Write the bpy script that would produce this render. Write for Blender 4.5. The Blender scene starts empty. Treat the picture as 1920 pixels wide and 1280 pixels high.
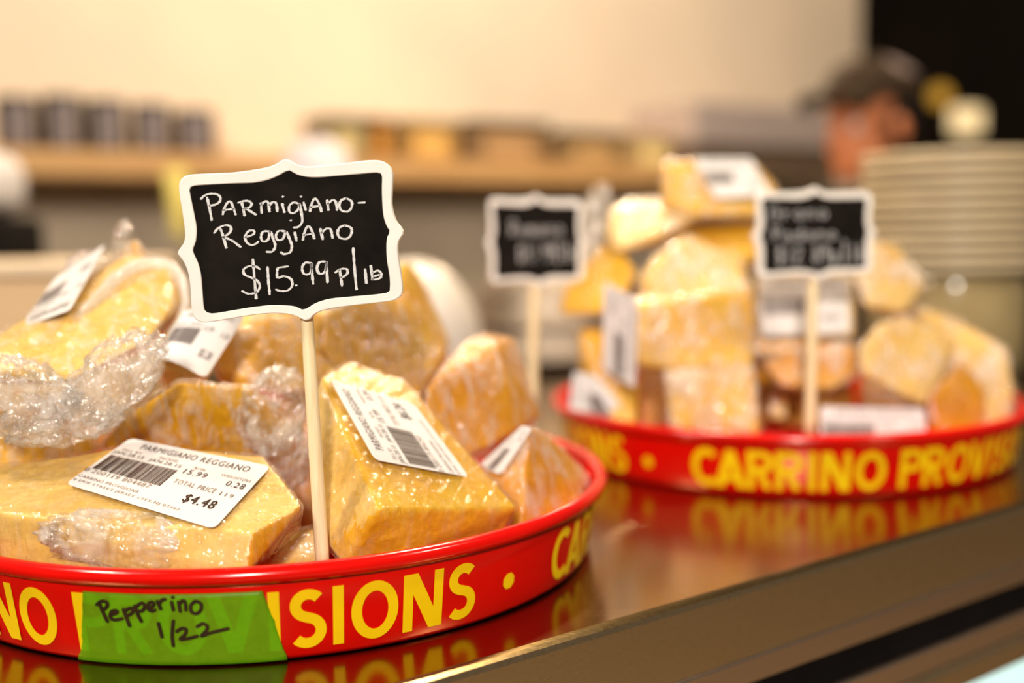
import bpy, bmesh, math, random
from mathutils import Vector, Matrix, noise as mn
from mathutils.bvhtree import BVHTree

sc = bpy.context.scene
col = sc.collection
random.seed(4)

# ------------------------------------------------------------------ camera, world, lights, exposure
FPX, CAMH, PITCH, ROLL = 2032.465, .1697, .0990, -.0185
FOCUS, FSTOP = .455, 2.6
cd = bpy.data.cameras.new('camera')
cam = bpy.data.objects.new('camera', cd); col.objects.link(cam); sc.camera = cam
cd.sensor_width = 36; cd.lens = FPX / 1920 * 36; cd.clip_start = .01; cd.clip_end = 60
cd.dof.use_dof = True; cd.dof.focus_distance = FOCUS; cd.dof.aperture_fstop = FSTOP
cam.matrix_world = (Matrix.Translation((0, 0, CAMH)) @ Matrix.Rotation(math.pi / 2 - PITCH, 4, 'X') @ Matrix.Rotation(ROLL, 4, 'Z'))

w = bpy.data.worlds.new('world'); sc.world = w; w.use_nodes = True
w.node_tree.nodes['Background'].inputs[0].default_value = (1, .80, .58, 1)
w.node_tree.nodes['Background'].inputs[1].default_value = .11

def area(name, loc, target, size, power, color, size_y=None):
    l = bpy.data.lights.new(name, 'AREA'); l.energy = power; l.color = color; l.size = size
    if size_y: l.shape = 'RECTANGLE'; l.size_y = size_y
    o = bpy.data.objects.new(name, l); col.objects.link(o); o.location = loc
    o.rotation_euler = (Vector(target) - Vector(loc)).to_track_quat('-Z', 'Y').to_euler()
    return o
area('key_lamp', (-.80, .30, 1.0), (-.1, .58, .05), .12, 8, (1, .90, .74))
area('back_lamp', (.10, 1.50, 1.25), (.05, .7, .05), .13, 15, (1, .80, .50))
area('side_lamp', (.9, .25, 1.3), (.2, .75, .05), .12, 8.5, (1, .86, .66))
area('front_lamp', (-.12, -2.3, 1.35), (0, .6, .03), .34, 84, (1, .91, .79))
area('wall_wash', (.1, 1.7, 2.0), (.6, 3.2, .8), 1.6, 56, (1, .83, .63), .4)  # unseen wash light, added to brighten the back wall
area('kitchen_lamp', (.41, 2.75, .98), (.45, 2.0, .2), .10, 9, (1, .80, .52))

sc.view_settings.view_transform = 'Standard'; sc.view_settings.look = 'None'
sc.view_settings.gamma = 1; sc.view_settings.use_curve_mapping = False
sc.view_settings.exposure = .2
sc.cycles.use_denoising = True
sc.cycles.transparent_max_bounces = 24
sc.cycles.max_bounces = 10
sc.cycles.caustics_reflective = False; sc.cycles.caustics_refractive = False
sc.cycles.sample_clamp_indirect = 6

# ------------------------------------------------------------------ measuring helpers
_cp, _sp = math.cos(PITCH), math.sin(PITCH)
_cr, _sr = math.cos(ROLL), math.sin(ROLL)
EYE = Vector((0, 0, CAMH))
def ray(px, py):
    a, b = px - 960, py - 640
    u, v = _cr * a + _sr * b, -_sr * a + _cr * b
    return Vector((u / FPX, _cp - v / FPX * _sp, -_sp - v / FPX * _cp))
def P(px, py, y):                       # the point of that sight line at distance y
    d = ray(px, py); return EYE + d * (y / d.y)
TD = Vector((.81559, .57862, 0)); ND = Vector((.57862, -.81559, 0)); EDGE = -.349
def PO(px, py, o):                      # the point of that sight line on the plane parallel to the counter front
    d = ray(px, py); return EYE + d * ((o - EYE.dot(ND)) / d.dot(ND))
def PPL(px, py, a, n):
    d = ray(px, py); return EYE + d * ((a - EYE).dot(n) / d.dot(n))
def W(a, o, z): return TD * a + ND * o + Vector((0, 0, z))
ANG = math.atan2(TD.y, TD.x)

# ------------------------------------------------------------------ materials
def mat(name):
    m = bpy.data.materials.new(name); m.use_nodes = True
    nt = m.node_tree; b = nt.nodes['Principled BSDF']
    return m, nt, b
def setp(b, **k):
    for key, v in k.items():
        b.inputs[key.replace('_', ' ')].default_value = v
def N(nt, t, **k):
    n = nt.nodes.new(t)
    for a, v in k.items(): setattr(n, a, v)
    return n
def L(nt, a, b): nt.links.new(a, b)
def noise_tex(nt, scale, detail=4, rough=.55, vec=None, dist=0):
    n = N(nt, 'ShaderNodeTexNoise'); n.inputs['Scale'].default_value = scale; n.inputs['Detail'].default_value = detail
    n.inputs['Roughness'].default_value = rough; n.inputs['Distortion'].default_value = dist
    if vec is None:
        tc = N(nt, 'ShaderNodeTexCoord'); vec = tc.outputs['Object']
    L(nt, vec, n.inputs['Vector']); return n
def mapping(nt, scale=(1, 1, 1), rot=(0, 0, 0)):
    tc = N(nt, 'ShaderNodeTexCoord'); mp = N(nt, 'ShaderNodeMapping')
    mp.inputs['Scale'].default_value = scale; mp.inputs['Rotation'].default_value = rot
    L(nt, tc.outputs['Object'], mp.inputs['Vector']); return mp.outputs['Vector']
def ramp(nt, fac, stops):
    r = N(nt, 'ShaderNodeValToRGB'); e = r.color_ramp.elements
    while len(e) < len(stops): e.new(.5)
    for i, (p, c) in enumerate(stops):
        e[i].position = p; e[i].color = (c, c, c, 1) if isinstance(c, (int, float)) else (*c, 1)
    L(nt, fac, r.inputs['Fac']); return r
def bump(nt, h, strength, dist, b):
    n = N(nt, 'ShaderNodeBump'); n.inputs['Strength'].default_value = strength; n.inputs['Distance'].default_value = dist
    L(nt, h, n.inputs['Height'])
    if b is not None: L(nt, n.outputs['Normal'], b.inputs['Normal'])
    return n
def plain(name, colr, rough=.5, metal=0, spec=.5, nscale=30, namt=.12, bmp=0):
    m, nt, b = mat(name); setp(b, Roughness=rough, Metallic=metal); b.inputs['Specular IOR Level'].default_value = spec
    n = noise_tex(nt, nscale)
    lo = tuple(max(0, c * (1 - namt)) for c in colr); hi = tuple(min(1, c * (1 + namt)) for c in colr)
    r = ramp(nt, n.outputs['Fac'], [(.3, lo), (.7, hi)]); L(nt, r.outputs['Color'], b.inputs['Base Color'])
    if bmp: bump(nt, n.outputs['Fac'], .4, bmp, b)
    return m

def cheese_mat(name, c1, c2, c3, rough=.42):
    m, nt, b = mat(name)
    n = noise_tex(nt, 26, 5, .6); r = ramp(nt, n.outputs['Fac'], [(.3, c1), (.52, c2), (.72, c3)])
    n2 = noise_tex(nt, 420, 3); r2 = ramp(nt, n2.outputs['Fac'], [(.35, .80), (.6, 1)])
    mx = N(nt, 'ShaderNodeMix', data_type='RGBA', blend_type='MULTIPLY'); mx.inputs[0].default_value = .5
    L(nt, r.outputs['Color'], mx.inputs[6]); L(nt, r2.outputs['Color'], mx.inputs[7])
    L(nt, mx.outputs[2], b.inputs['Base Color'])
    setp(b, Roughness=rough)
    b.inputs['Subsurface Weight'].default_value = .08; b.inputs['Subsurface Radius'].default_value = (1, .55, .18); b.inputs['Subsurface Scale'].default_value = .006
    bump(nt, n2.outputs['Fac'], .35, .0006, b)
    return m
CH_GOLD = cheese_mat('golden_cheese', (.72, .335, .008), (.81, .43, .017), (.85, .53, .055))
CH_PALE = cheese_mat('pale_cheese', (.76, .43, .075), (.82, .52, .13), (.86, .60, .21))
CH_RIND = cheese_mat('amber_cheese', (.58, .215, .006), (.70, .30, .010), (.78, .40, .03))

def film_mat(name, haze_lo, haze_hi, hz_scale, bmp=.5, fine=300, ax=(1, 1, .22), tint=(.97, .93, .90), gain=1.0):
    m, nt, b = mat(name); nt.nodes.remove(b); out = nt.nodes['Material Output']
    v = mapping(nt, ax, (.5, .3, .7))
    n1 = noise_tex(nt, fine, 3, .6, v, .4); n2 = noise_tex(nt, fine * .33, 2, .5, None, 1.0)
    ad = N(nt, 'ShaderNodeMath', operation='ADD'); L(nt, n1.outputs['Fac'], ad.inputs[0]); L(nt, n2.outputs['Fac'], ad.inputs[1])
    bp = bump(nt, ad.outputs[0], bmp, .0012, None)
    gl = N(nt, 'ShaderNodeBsdfGlossy'); gl.inputs['Roughness'].default_value = .09; gl.inputs['Color'].default_value = (1, 1, 1, 1)
    L(nt, bp.outputs['Normal'], gl.inputs['Normal'])
    df = N(nt, 'ShaderNodeBsdfDiffuse'); df.inputs['Color'].default_value = (*tint, 1)
    tl = N(nt, 'ShaderNodeBsdfTranslucent'); tl.inputs['Color'].default_value = (*tint, 1)
    ms = N(nt, 'ShaderNodeMixShader'); ms.inputs[0].default_value = .5; L(nt, df.outputs[0], ms.inputs[1]); L(nt, tl.outputs[0], ms.inputs[2])
    tr = N(nt, 'ShaderNodeBsdfTransparent')
    hz = noise_tex(nt, hz_scale, 5, .65, v, .6); hr = ramp(nt, hz.outputs['Fac'], [(.47, haze_lo), (.63, haze_hi)])
    mh = N(nt, 'ShaderNodeMixShader'); L(nt, hr.outputs['Color'], mh.inputs[0]); L(nt, tr.outputs[0], mh.inputs[1]); L(nt, ms.outputs[0], mh.inputs[2])
    fr = N(nt, 'ShaderNodeFresnel'); fr.inputs['IOR'].default_value = 1.36; L(nt, bp.outputs['Normal'], fr.inputs['Normal'])
    fm = N(nt, 'ShaderNodeMath', operation='MULTIPLY'); fm.use_clamp = True; fm.inputs[1].default_value = 1.7 * gain; L(nt, fr.outputs[0], fm.inputs[0])
    cl = N(nt, 'ShaderNodeMath', operation='MINIMUM'); cl.inputs[1].default_value = .26; L(nt, fm.outputs[0], cl.inputs[0])
    mg = N(nt, 'ShaderNodeMixShader'); L(nt, cl.outputs[0], mg.inputs[0]); L(nt, mh.outputs[0], mg.inputs[1]); L(nt, gl.outputs[0], mg.inputs[2])
    L(nt, mg.outputs[0], out.inputs['Surface'])
    return m
FILM = film_mat('cling_film_clear', 0.0, .14, 130, .8)
FILM2 = film_mat('cling_film_creased', .0, .46, 130, 1.0, 260)
FILM3 = film_mat('cling_film_bunched', .05, .60, 80, .9, 240, (1, 1, .6))

def metal(name, base, rough, ax, bs):
    m, nt, b = mat(name); setp(b, Metallic=1.0)
    v = mapping(nt, ax, (0, 0, -ANG)); n = noise_tex(nt, 60, 4, .6, v)
    r = ramp(nt, n.outputs['Fac'], [(.3, rough * .85), (.7, rough * 1.2)]); L(nt, r.outputs['Color'], b.inputs['Roughness'])
    b.inputs['Base Color'].default_value = (*base, 1)
    bump(nt, n.outputs['Fac'], bs, .0003, b); return m
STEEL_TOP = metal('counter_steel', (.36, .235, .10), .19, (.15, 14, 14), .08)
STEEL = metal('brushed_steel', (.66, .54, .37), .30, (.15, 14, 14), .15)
STEEL_RAIL = metal('polished_rail', (.72, .60, .54), .20, (.15, 10, 10), .05)
RED = plain('red_plastic', (.70, .003, .001), .17, 0, .45, 40, .06)
YEL = plain('yellow_print', (.95, .60, .002), .40, 0, .4, 60, .04)
WHITE = plain('white_painted_wood', (.84, .80, .76), .55, 0, .3, 60, .05, .0003)
CHALKB = plain('chalkboard_paint', (.008, .006, .0045), .8, 0, .1, 70, .5)
LABELM = plain('white_label_paper', (.69, .655, .66), .45, 0, .4, 50, .03)
INK = plain('label_ink', (.06, .028, .018), .6, 0, .2, 50, .3)
INKG = plain('faint_label_ink', (.22, .15, .12), .6, 0, .2, 50, .3)
MARK = plain('black_marker_ink', (.025, .012, .004), .5, 0, .3, 200, .4)
BLACKP = plain('matt_black', (.004, .003, .003), .7, 0, .1, 20, .3)

def chalk():
    m, nt, b = mat('white_chalk'); out = nt.nodes['Material Output']
    setp(b, Roughness=.95); b.inputs['Base Color'].default_value = (.80, .80, .82, 1)
    n = noise_tex(nt, 3800, 2, .6); r = ramp(nt, n.outputs['Fac'], [(.40, .55), (.55, 1)])
    L(nt, r.outputs['Color'], b.inputs['Alpha']); return m
CHALK = chalk()
def wood(name, c1, c2, ax, sc_=40):
    m, nt, b = mat(name); v = mapping(nt, ax); n = noise_tex(nt, sc_, 4, .6, v, .3)
    r = ramp(nt, n.outputs['Fac'], [(.3, c1), (.7, c2)]); L(nt, r.outputs['Color'], b.inputs['Base Color']); setp(b, Roughness=.5); return m
BAMBOO = wood('bamboo_stick', (.78, .60, .33), (.88, .75, .50), (14, 14, .8))
SHELFW = wood('oak_shelf', (.50, .27, .10), (.58, .34, .14), (1, 1, 1), 8)
def tape():
    m, nt, b = mat('green_masking_tape'); out = nt.nodes['Material Output']
    n = noise_tex(nt, 300, 3); r = ramp(nt, n.outputs['Fac'], [(.3, (.24, .46, .006)), (.7, (.29, .52, .008))])
    L(nt, r.outputs['Color'], b.inputs['Base Color']); setp(b, Roughness=.45)
    v = mapping(nt, (1, 1, .2)); n2 = noise_tex(nt, 90, 3, .6, v); bump(nt, n2.outputs['Fac'], .25, .0006, b)
    tr = N(nt, 'ShaderNodeBsdfTransparent'); tr.inputs['Color'].default_value = (.62, 1, .10, 1)
    ms = N(nt, 'ShaderNodeMixShader'); ms.inputs[0].default_value = .42
    L(nt, tr.outputs[0], ms.inputs[1]); L(nt, b.outputs[0], ms.inputs[2]); L(nt, ms.outputs[0], out.inputs['Surface']); return m
TAPE = tape()
def emit(name, c, s):
    m, nt, b = mat(name); b.inputs['Emission Color'].default_value = (*c, 1); b.inputs['Emission Strength'].default_value = s
    b.inputs['Base Color'].default_value = (*c, 1); return m

# ------------------------------------------------------------------ object helpers
def link(name, me, m=None, parent=None, smooth=False):
    o = bpy.data.objects.new(name, me); col.objects.link(o)
    if m is not None:
        me.materials.clear(); me.materials.append(m)
    if smooth: me.shade_smooth()
    if parent is not None: o.parent = parent
    return o
def tag(o, label=None, cat=None, group=None, kind=None):
    for k, v in (('label', label), ('category', cat), ('group', group), ('kind', kind)):
        if v: o[k] = v
    return o
def thing(name, loc, label, cat, group=None):
    o = bpy.data.objects.new(name, None); col.objects.link(o); o.location = loc; o.empty_display_size = .02
    return tag(o, label, cat, group)
def mesh_from(bm, name, origin=None):
    if origin is not None: bmesh.ops.translate(bm, vec=-Vector(origin), verts=bm.verts)
    me = bpy.data.meshes.new(name); bm.to_mesh(me); bm.free(); return me
def frame_box(bm, o, ax, ay, az, bevel=0, seg=2):
    """box from corner o along three edge vectors"""
    vs = [bm.verts.new(o + ax * i + ay * j + az * k) for k in (0, 1) for j in (0, 1) for i in (0, 1)]
    fs = [(0, 2, 3, 1), (4, 5, 7, 6), (0, 1, 5, 4), (2, 6, 7, 3), (0, 4, 6, 2), (1, 3, 7, 5)]
    new = [bm.faces.new([vs[i] for i in f]) for f in fs]
    if bevel:
        ed = {e for f in new for e in f.edges}
        bmesh.ops.bevel(bm, geom=list(ed), offset=bevel, segments=seg, affect='EDGES', profile=.5)
def wbox(bm, a0, a1, o0, o1, z0, z1, bevel=0, seg=2):
    frame_box(bm, W(a0, o1, z0), TD * (a1 - a0), ND * (o0 - o1), Vector((0, 0, z1 - z0)), bevel, seg)
    bmesh.ops.recalc_face_normals(bm, faces=bm.faces)
def lathe(bm, prof, c, n=64, close=True):
    rings = []
    for r, z in prof:
        if r < 1e-6: rings.append([bm.verts.new((c[0], c[1], c[2] + z))])
        else: rings.append([bm.verts.new((c[0] + r * math.cos(2 * math.pi * i / n), c[1] + r * math.sin(2 * math.pi * i / n), c[2] + z)) for i in range(n)])
    for A, B in zip(rings, rings[1:]):
        for i in range(n):
            j = (i + 1) % n
            q = [A[i % len(A)], A[j % len(A)], B[j % len(B)], B[i % len(B)]]
            u = []
            for v in q:
                if v not in u: u.append(v)
            if len(u) > 2: bm.faces.new(u)
    bmesh.ops.recalc_face_normals(bm, faces=bm.faces)
def tube(bm, pts, rad, n=10, flat=1.0):
    pts = [Vector(p) for p in pts]; rings = []
    up = None
    for i, p in enumerate(pts):
        t = (pts[min(i + 1, len(pts) - 1)] - pts[max(i - 1, 0)]).normalized()
        if up is None: up = t.orthogonal().normalized()
        up = (up - t * up.dot(t)).normalized(); s = t.cross(up)
        r = rad[i] if isinstance(rad, (list, tuple)) else rad
        rings.append([bm.verts.new(p + (up * math.cos(2 * math.pi * k / n) + s * math.sin(2 * math.pi * k / n) * flat) * r) for k in range(n)])
    for A, B in zip(rings, rings[1:]):
        for k in range(n): bm.faces.new((A[k], A[(k + 1) % n], B[(k + 1) % n], B[k]))
    bm.faces.new(rings[0][::-1]); bm.faces.new(rings[-1])
def spline(pts, k=6):
    pts = [Vector(p) for p in pts]
    if len(pts) < 3: return pts
    out = []
    for i in range(len(pts) - 1):
        a, b, c, d = pts[max(i - 1, 0)], pts[i], pts[i + 1], pts[min(i + 2, len(pts) - 1)]
        for j in range(k):
            t = j / k
            out.append(.5 * ((2 * b) + (c - a) * t + (2 * a - 5 * b + 4 * c - d) * t * t + (3 * b - a - 3 * c + d) * t ** 3))
    return out + [pts[-1]]
def stroke(bm, pts, wd, fn, jit=0):
    """2-D pen stroke -> a ribbon mapped by fn(x, y) -> 3-D"""
    if len(pts) == 1: pts = [(pts[0][0] - wd * .15, pts[0][1]), (pts[0][0] + wd * .15, pts[0][1])]
    p = spline([(x, y, 0) for x, y in pts])
    if len(p) == 2: p = [p[0].lerp(p[1], i / 6) for i in range(7)]
    d0 = (p[0] - p[1]).normalized() * wd * .35; d1 = (p[-1] - p[-2]).normalized() * wd * .35
    p = [p[0] + d0] + p + [p[-1] + d1]
    prev = None
    for i, q in enumerate(p):
        t = (p[min(i + 1, len(p) - 1)] - p[max(i - 1, 0)]).normalized()
        h = wd / 2 * (1 + (random.random() - .5) * jit)
        if i in (0, len(p) - 1): h *= .45
        s = Vector((-t.y, t.x, 0)) * h
        cur = (bm.verts.new(fn(q.x + s.x, q.y + s.y)), bm.verts.new(fn(q.x - s.x, q.y - s.y)))
        if prev: bm.faces.new((prev[0], prev[1], cur[1], cur[0]))
        prev = cur

# ------------------------------------------------------------------ setting
FL = -1.08
def struct(name, bm, m): 
    o = link(name, mesh_from(bm, name), m); o['kind'] = 'structure'; return o
WALL = plain('cream_wall_paint', (.82, .67, .51), .6, 0, .2, 3, .05)
FLOORM = plain('brown_floor', (.42, .29, .16), .4, 0, .4, 4, .2)
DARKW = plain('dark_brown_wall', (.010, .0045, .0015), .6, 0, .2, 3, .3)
WO = -2.6
wallA = PO(1612, 100, WO).dot(TD)
bm = bmesh.new(); wbox(bm, -4, wallA, WO, WO - .1, FL, 2.6); struct('wall_back', bm, WALL)
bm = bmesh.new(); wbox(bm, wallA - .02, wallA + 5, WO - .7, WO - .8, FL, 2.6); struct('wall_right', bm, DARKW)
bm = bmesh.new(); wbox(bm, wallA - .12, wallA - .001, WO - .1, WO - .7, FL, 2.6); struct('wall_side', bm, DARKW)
bm = bmesh.new(); wbox(bm, -8, 12, 9.0, WO - .8, FL - .1, FL); struct('floor', bm, FLOORM)

# steel backsplash on the back wall
zs0 = PO(200, 352, WO + .02).z
bm = bmesh.new(); wbox(bm, -4, wallA - .05, WO + .008, WO + .001, FL + .9, zs0, .002)
struct('trim_backsplash', bm, plain('backsplash_steel', (.66, .53, .39), .4, .15, .5, 2, .1))
# shelf board
SO = WO + .25
zsh = PO(100, 279, SO).z
bm = bmesh.new(); wbox(bm, -3.0, PO(1275, 320, SO).dot(TD), SO, WO + .001, zsh - .055, zsh, .004)
shelf = link('wall_shelf', mesh_from(bm, 'wall_shelf'), SHELFW)
tag(shelf, 'long tan wooden wall shelf carrying dark jars and boxes along the cream wall', 'shelf')
# work bench under it
bm = bmesh.new(); wbox(bm, -3.0, 3.2, WO + .62, WO + .03, -.12, -.06, .004)
bench = thing('work_bench', W(0, WO + .3, FL), 'steel work bench along the back wall below the shelf', 'bench')
def part(name, bm, m, parent, smooth=False):
    return link(name, mesh_from(bm, name, parent.location), m, parent, smooth)
part('bench_top', bm, STEEL, bench)
bm = bmesh.new(); wbox(bm, -2.9, 3.1, WO + .57, WO + .05, FL, -.12, .004); part('bench_body', bm, plain('bench_front', (.25, .19, .13), .5), bench)

# ------------------------------------------------------------------ display counter
BACK = -1.15
dc = thing('display_counter', W(1, EDGE - .4, FL), 'stainless steel counter holding both red cheese trays', 'counter')
bm = bmesh.new()
pf = [(BACK, -.012), (BACK, 0), (EDGE - .004, 0), (EDGE - .0018, -.0006), (EDGE - .0005, -.002), (EDGE, -.0045), (EDGE, -.036), (EDGE - .004, -.036), (EDGE - .004, -.012)]
A0, A1 = -2.2, 3.6
ra = [bm.verts.new(W(A0, o, z)) for o, z in pf]; rb_ = [bm.verts.new(W(A1, o, z)) for o, z in pf]
for i in range(len(pf)):
    j = (i + 1) % len(pf); f = bm.faces.new((ra[i], ra[j], rb_[j], rb_[i]))
bm.faces.new(ra); bm.faces.new(rb_[::-1]); bmesh.ops.recalc_face_normals(bm, faces=bm.faces)
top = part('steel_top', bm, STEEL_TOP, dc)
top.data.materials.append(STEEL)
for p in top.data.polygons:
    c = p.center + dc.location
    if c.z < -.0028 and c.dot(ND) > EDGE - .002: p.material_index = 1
bm = bmesh.new(); wbox(bm, A0, A1, EDGE + .0012, EDGE - .006, -.0495, -.0362, .0012); part('fascia_strip', bm, STEEL_RAIL, dc)
bm = bmesh.new(); wbox(bm, A0, A1, EDGE - .007, EDGE - .06, -.082, -.0362); part('shadow_gap', bm, BLACKP, dc)  # solid black bar paints in the shade of the recess
bm = bmesh.new(); wbox(bm, A0, A1, EDGE, EDGE - .0068, -.083, -.068, .002); part('rail', bm, STEEL_RAIL, dc)
bm = bmesh.new(); wbox(bm, A0, A1, EDGE + .002, EDGE - .05, -.100, -.0835, .003); part('rail', bm, STEEL, dc)
gm, nt, b = mat('display_glass'); setp(b, Roughness=.02); b.inputs['Transmission Weight'].default_value = 1; b.inputs['IOR'].default_value = 1.45; b.inputs['Base Color'].default_value = (.9, 1, .97, 1)
bm = bmesh.new(); wbox(bm, A0, A1, EDGE - .004, EDGE - .010, -.62, -.1002); part('glass_pane', bm, gm, dc)
bm = bmesh.new(); wbox(bm, A0, A1, EDGE - .013, EDGE - .035, -.150, -.1005, .004); part('light_tube', bm, emit('cold_case_light', (.80, 1, .95), 1.1), dc)
bm = bmesh.new(); wbox(bm, A0, A1, EDGE - .30, EDGE - .32, -.62, -.1005); part('case_back', bm, plain('case_lining', (.75, .80, .76), .5), dc)
bm = bmesh.new(); wbox(bm, A0, A1, EDGE - .002, BACK + .03, FL, -.62, .003); part('case_base', bm, plain('case_base', (.10, .08, .06), .5), dc)

# ------------------------------------------------------------------ trays
RB, RT, ZT = .1671, .1722, .0365
def wall_r(z): return RB + (RT - RB) * z / .035
GLY = {}
def arc(cx, cy, rx, ry, a0, a1, n=14):
    return [(cx + rx * math.cos(math.radians(a0 + (a1 - a0) * i / n)), cy + ry * math.sin(math.radians(a0 + (a1 - a0) * i / n))) for i in range(n + 1)]
# glyphs: width (mm), list of centre lines in mm; cap height 25.5, pen 4.4
S = 4.4; H = 25.5; h = S / 2
GLY['I'] = (4.4, [[(h, 0), (h, H)]])
GLY['O'] = (20, [arc(10, H / 2, 10 - h, H / 2 - h, 90, 450, 40)])
GLY['C'] = (15.5, [arc(10, H / 2, 10 - h, H / 2 - h, 48, 312, 30)])
GLY['N'] = (18.4, [[(h, 0), (h, H)], [(18.4 - h, 0), (18.4 - h, H)], [(3.2, H), (15.2, 0)]])
GLY['A'] = (19, [[(h, 0), (9.5, H - .5)], [(19 - h, 0), (9.5, H - .5)], [(5, 6.6), (14, 6.6)]])
GLY['V'] = (19, [[(h * .9, H), (9.5, .5)], [(19 - h * .9, H), (9.5, .5)]])
bowl = [(h, H - h), (8, H - h)] + arc(8.5, H - h - 5.2, 6.2, 5.2, 90, -90, 14) + [(h, H - h - 10.4)]
GLY['P'] = (17, [[(h, 0), (h, H)], bowl])
GLY['R'] = (16.4, [[(h, 0), (h, H)], bowl, [(7, H - h - 10.4), (13.8, 0)]])
GLY['S'] = (15.2, [arc(8, H - h - 4.9, 5.1, 4.9, 38, 270, 18) + arc(7.3, h + 5.45, 5.6, 5.45, 90, -140, 18)])
GLY['.'] = (7, [])
PHRASE = [('C', -59.2), ('A', -53.2), ('R', -46.9), ('R', -40.9), ('I', -36.1), ('N', -31.2), ('O', -23.8), ('P', -14.3), ('R', -8.7), ('O', -1.7), ('V', 5.1),
          ('I', 10.4), ('S', 14.8), ('I', 18.95), ('O', 24.1), ('N', 31.3), ('S', 37.7), ('.', 46.9)]
def tray(name, cx, cy, yaw, label):
    t = thing(name, (cx, cy, 0), label, 'tray', 'red serving trays')
    prof = [(0, .001), (.10, .001), (RB - .004, .0005), (RB - .001, .0006), (RB, .0025)]
    prof += [(wall_r(z), z) for z in (.010, .018, .026, .033)]
    rr = .0036; rc = .1742; zc = .0385
    prof += [(RT - .0006, .0345)] + [(rc + rr * math.cos(a), zc + .0001 + rr * math.sin(a)) for a in [math.radians(-100 + 20 * i) for i in range(15)]]
    prof += [(RT - .0032, .036), (RT - .0042, .030), (RB - .0035, .006), (RB - .007, .0035), (.10, .0035), (0, .0035)]
    bm = bmesh.new(); lathe(bm, prof, (0, 0, 0), 160)
    link('tray_shell', mesh_from(bm, 'tray_shell'), RED, t, True)
    def on(x, z, cang):   # mm along the wall, mm up
        z = .0050 + z * .001; r = wall_r(z) + .0004
        a = cang + x * .001 / .170
        return Vector((r * math.sin(a), -r * math.cos(a), z))
    for rep in range(3):
        bm = bmesh.new()
        for ch, deg in PHRASE:
            wd, ls = GLY[ch]; ca = math.radians(deg + yaw + 120 * rep)
            if ch == '.':
                ring = [on(3.7 * math.cos(k * math.pi / 4 + .39), 11 + 3.9 * math.sin(k * math.pi / 4 + .39), ca) for k in range(8)]
                bm.faces.new([bm.verts.new(v) for v in ring]); continue
            for ln in ls:
                p = [Vector((x - wd / 2, y, 0)) for x, y in ln]
                if len(p) == 2: p = [p[0].lerp(p[1], i / 8) for i in range(9)]
                prev = None
                for i, q in enumerate(p):
                    tt = (p[min(i + 1, len(p) - 1)] - p[max(i - 1, 0)]).normalized()
                    if ln[0] == ln[-1] or (abs(ln[0][0] - ln[-1][0]) < 1e-6 and abs(ln[0][1] - ln[-1][1]) < 1e-6):
                        tt = (p[(i + 1) % (len(p) - 1)] - p[(i - 1) % (len(p) - 1)]).normalized()
                    s = Vector((-tt.y, tt.x, 0)) * h
                    A = q + s; B = q - s
                    if ch in 'ANV' and len(ln) == 2 and ln[0][0] != ln[1][0]:      # slanted bars end level
                        k = S * .62 if ch != 'N' else S * .72
                        if not (ch == 'A' and ln[0][1] == ln[1][1]):
                            A = q + Vector((k, 0, 0)); B = q - Vector((k, 0, 0))
                            if ch == 'A': A.x -= 0
                    cur = (bm.verts.new(on(A.x, min(max(A.y, 0), H), ca)), bm.verts.new(on(B.x, min(max(B.y, 0), H), ca)))
                    if prev: bm.faces.new((prev[0], prev[1], cur[1], cur[0]))
                    prev = cur
        for f in bm.faces:
            f.normal_update(); c = f.calc_center_median()
            if f.normal.x * c.x + f.normal.y * c.y < 0: f.normal_flip()
        pl = link('printed_lettering', mesh_from(bm, 'printed_lettering'), YEL, t)
        pl['label'] = 'yellow capital lettering around the side'
    return t
T1C = (-.1274, .586); T2C = (.2081, .8368)
tray1 = tray('serving_tray', *T1C, 0, 'round red tray at the front with green tape on its lettered side')
tray2 = tray('serving_tray', *T2C, 28.9, 'round red tray set farther back, its yellow lettering untaped')

# green tape on the front tray, with marker writing
def cyl1(px, py, r):
    d = ray(px, py); ox, oy = EYE.x - T1C[0], EYE.y - T1C[1]
    a = d.x ** 2 + d.y ** 2; b = 2 * (ox * d.x + oy * d.y); c = ox * ox + oy * oy - r * r
    return EYE + d * ((-b - math.sqrt(b * b - 4 * a * c)) / 2 / a)
def on_tape(px, py):
    q = cyl1(px, py, wall_r(.02) + .0019)
    for _ in range(3): q = cyl1(px, py, wall_r(q.z) + .0019)
    return q
tp = thing('masking_tape', (T1C[0], T1C[1] - RB, .016), 'strip of green masking tape with black handwriting stuck to the front red tray', 'tape')
bm = bmesh.new(); NU, NV = 40, 14; g = []
for off in (.0012, .0008):
    for j in range(NV + 1):
        z = .0010 + (.0316 - .0010) * j / NV; v = j / NV
        aL = -17.1 + 2.0 * v + .25 * mn.noise(Vector((v * 9, 1, 0))) - (.6 if v < .1 else 0)
        aR = 11.9 - 2.8 * v + .22 * mn.noise(Vector((v * 8, 5, 0)))
        row = []
        for i in range(NU + 1):
            a = math.radians(aL + (aR - aL) * i / NU); r = wall_r(z) + off + .00025 * max(0, mn.noise(Vector((i * .5, j * .25, 2))))
            row.append(bm.verts.new((T1C[0] + r * math.sin(a), T1C[1] - r * math.cos(a), z)))
        g.append(row)
for k in (0, NV + 1):
    for j in range(NV):
        for i in range(NU):
            f = (g[k + j][i], g[k + j][i + 1], g[k + j + 1][i + 1], g[k + j + 1][i]); bm.faces.new(f if k == 0 else f[::-1])
for j in range(NV):
    bm.faces.new((g[j][0], g[j + 1][0], g[NV + 2 + j][0], g[NV + 1 + j][0])); bm.faces.new((g[j + 1][NU], g[j][NU], g[NV + 1 + j][NU], g[NV + 2 + j][NU]))
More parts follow.
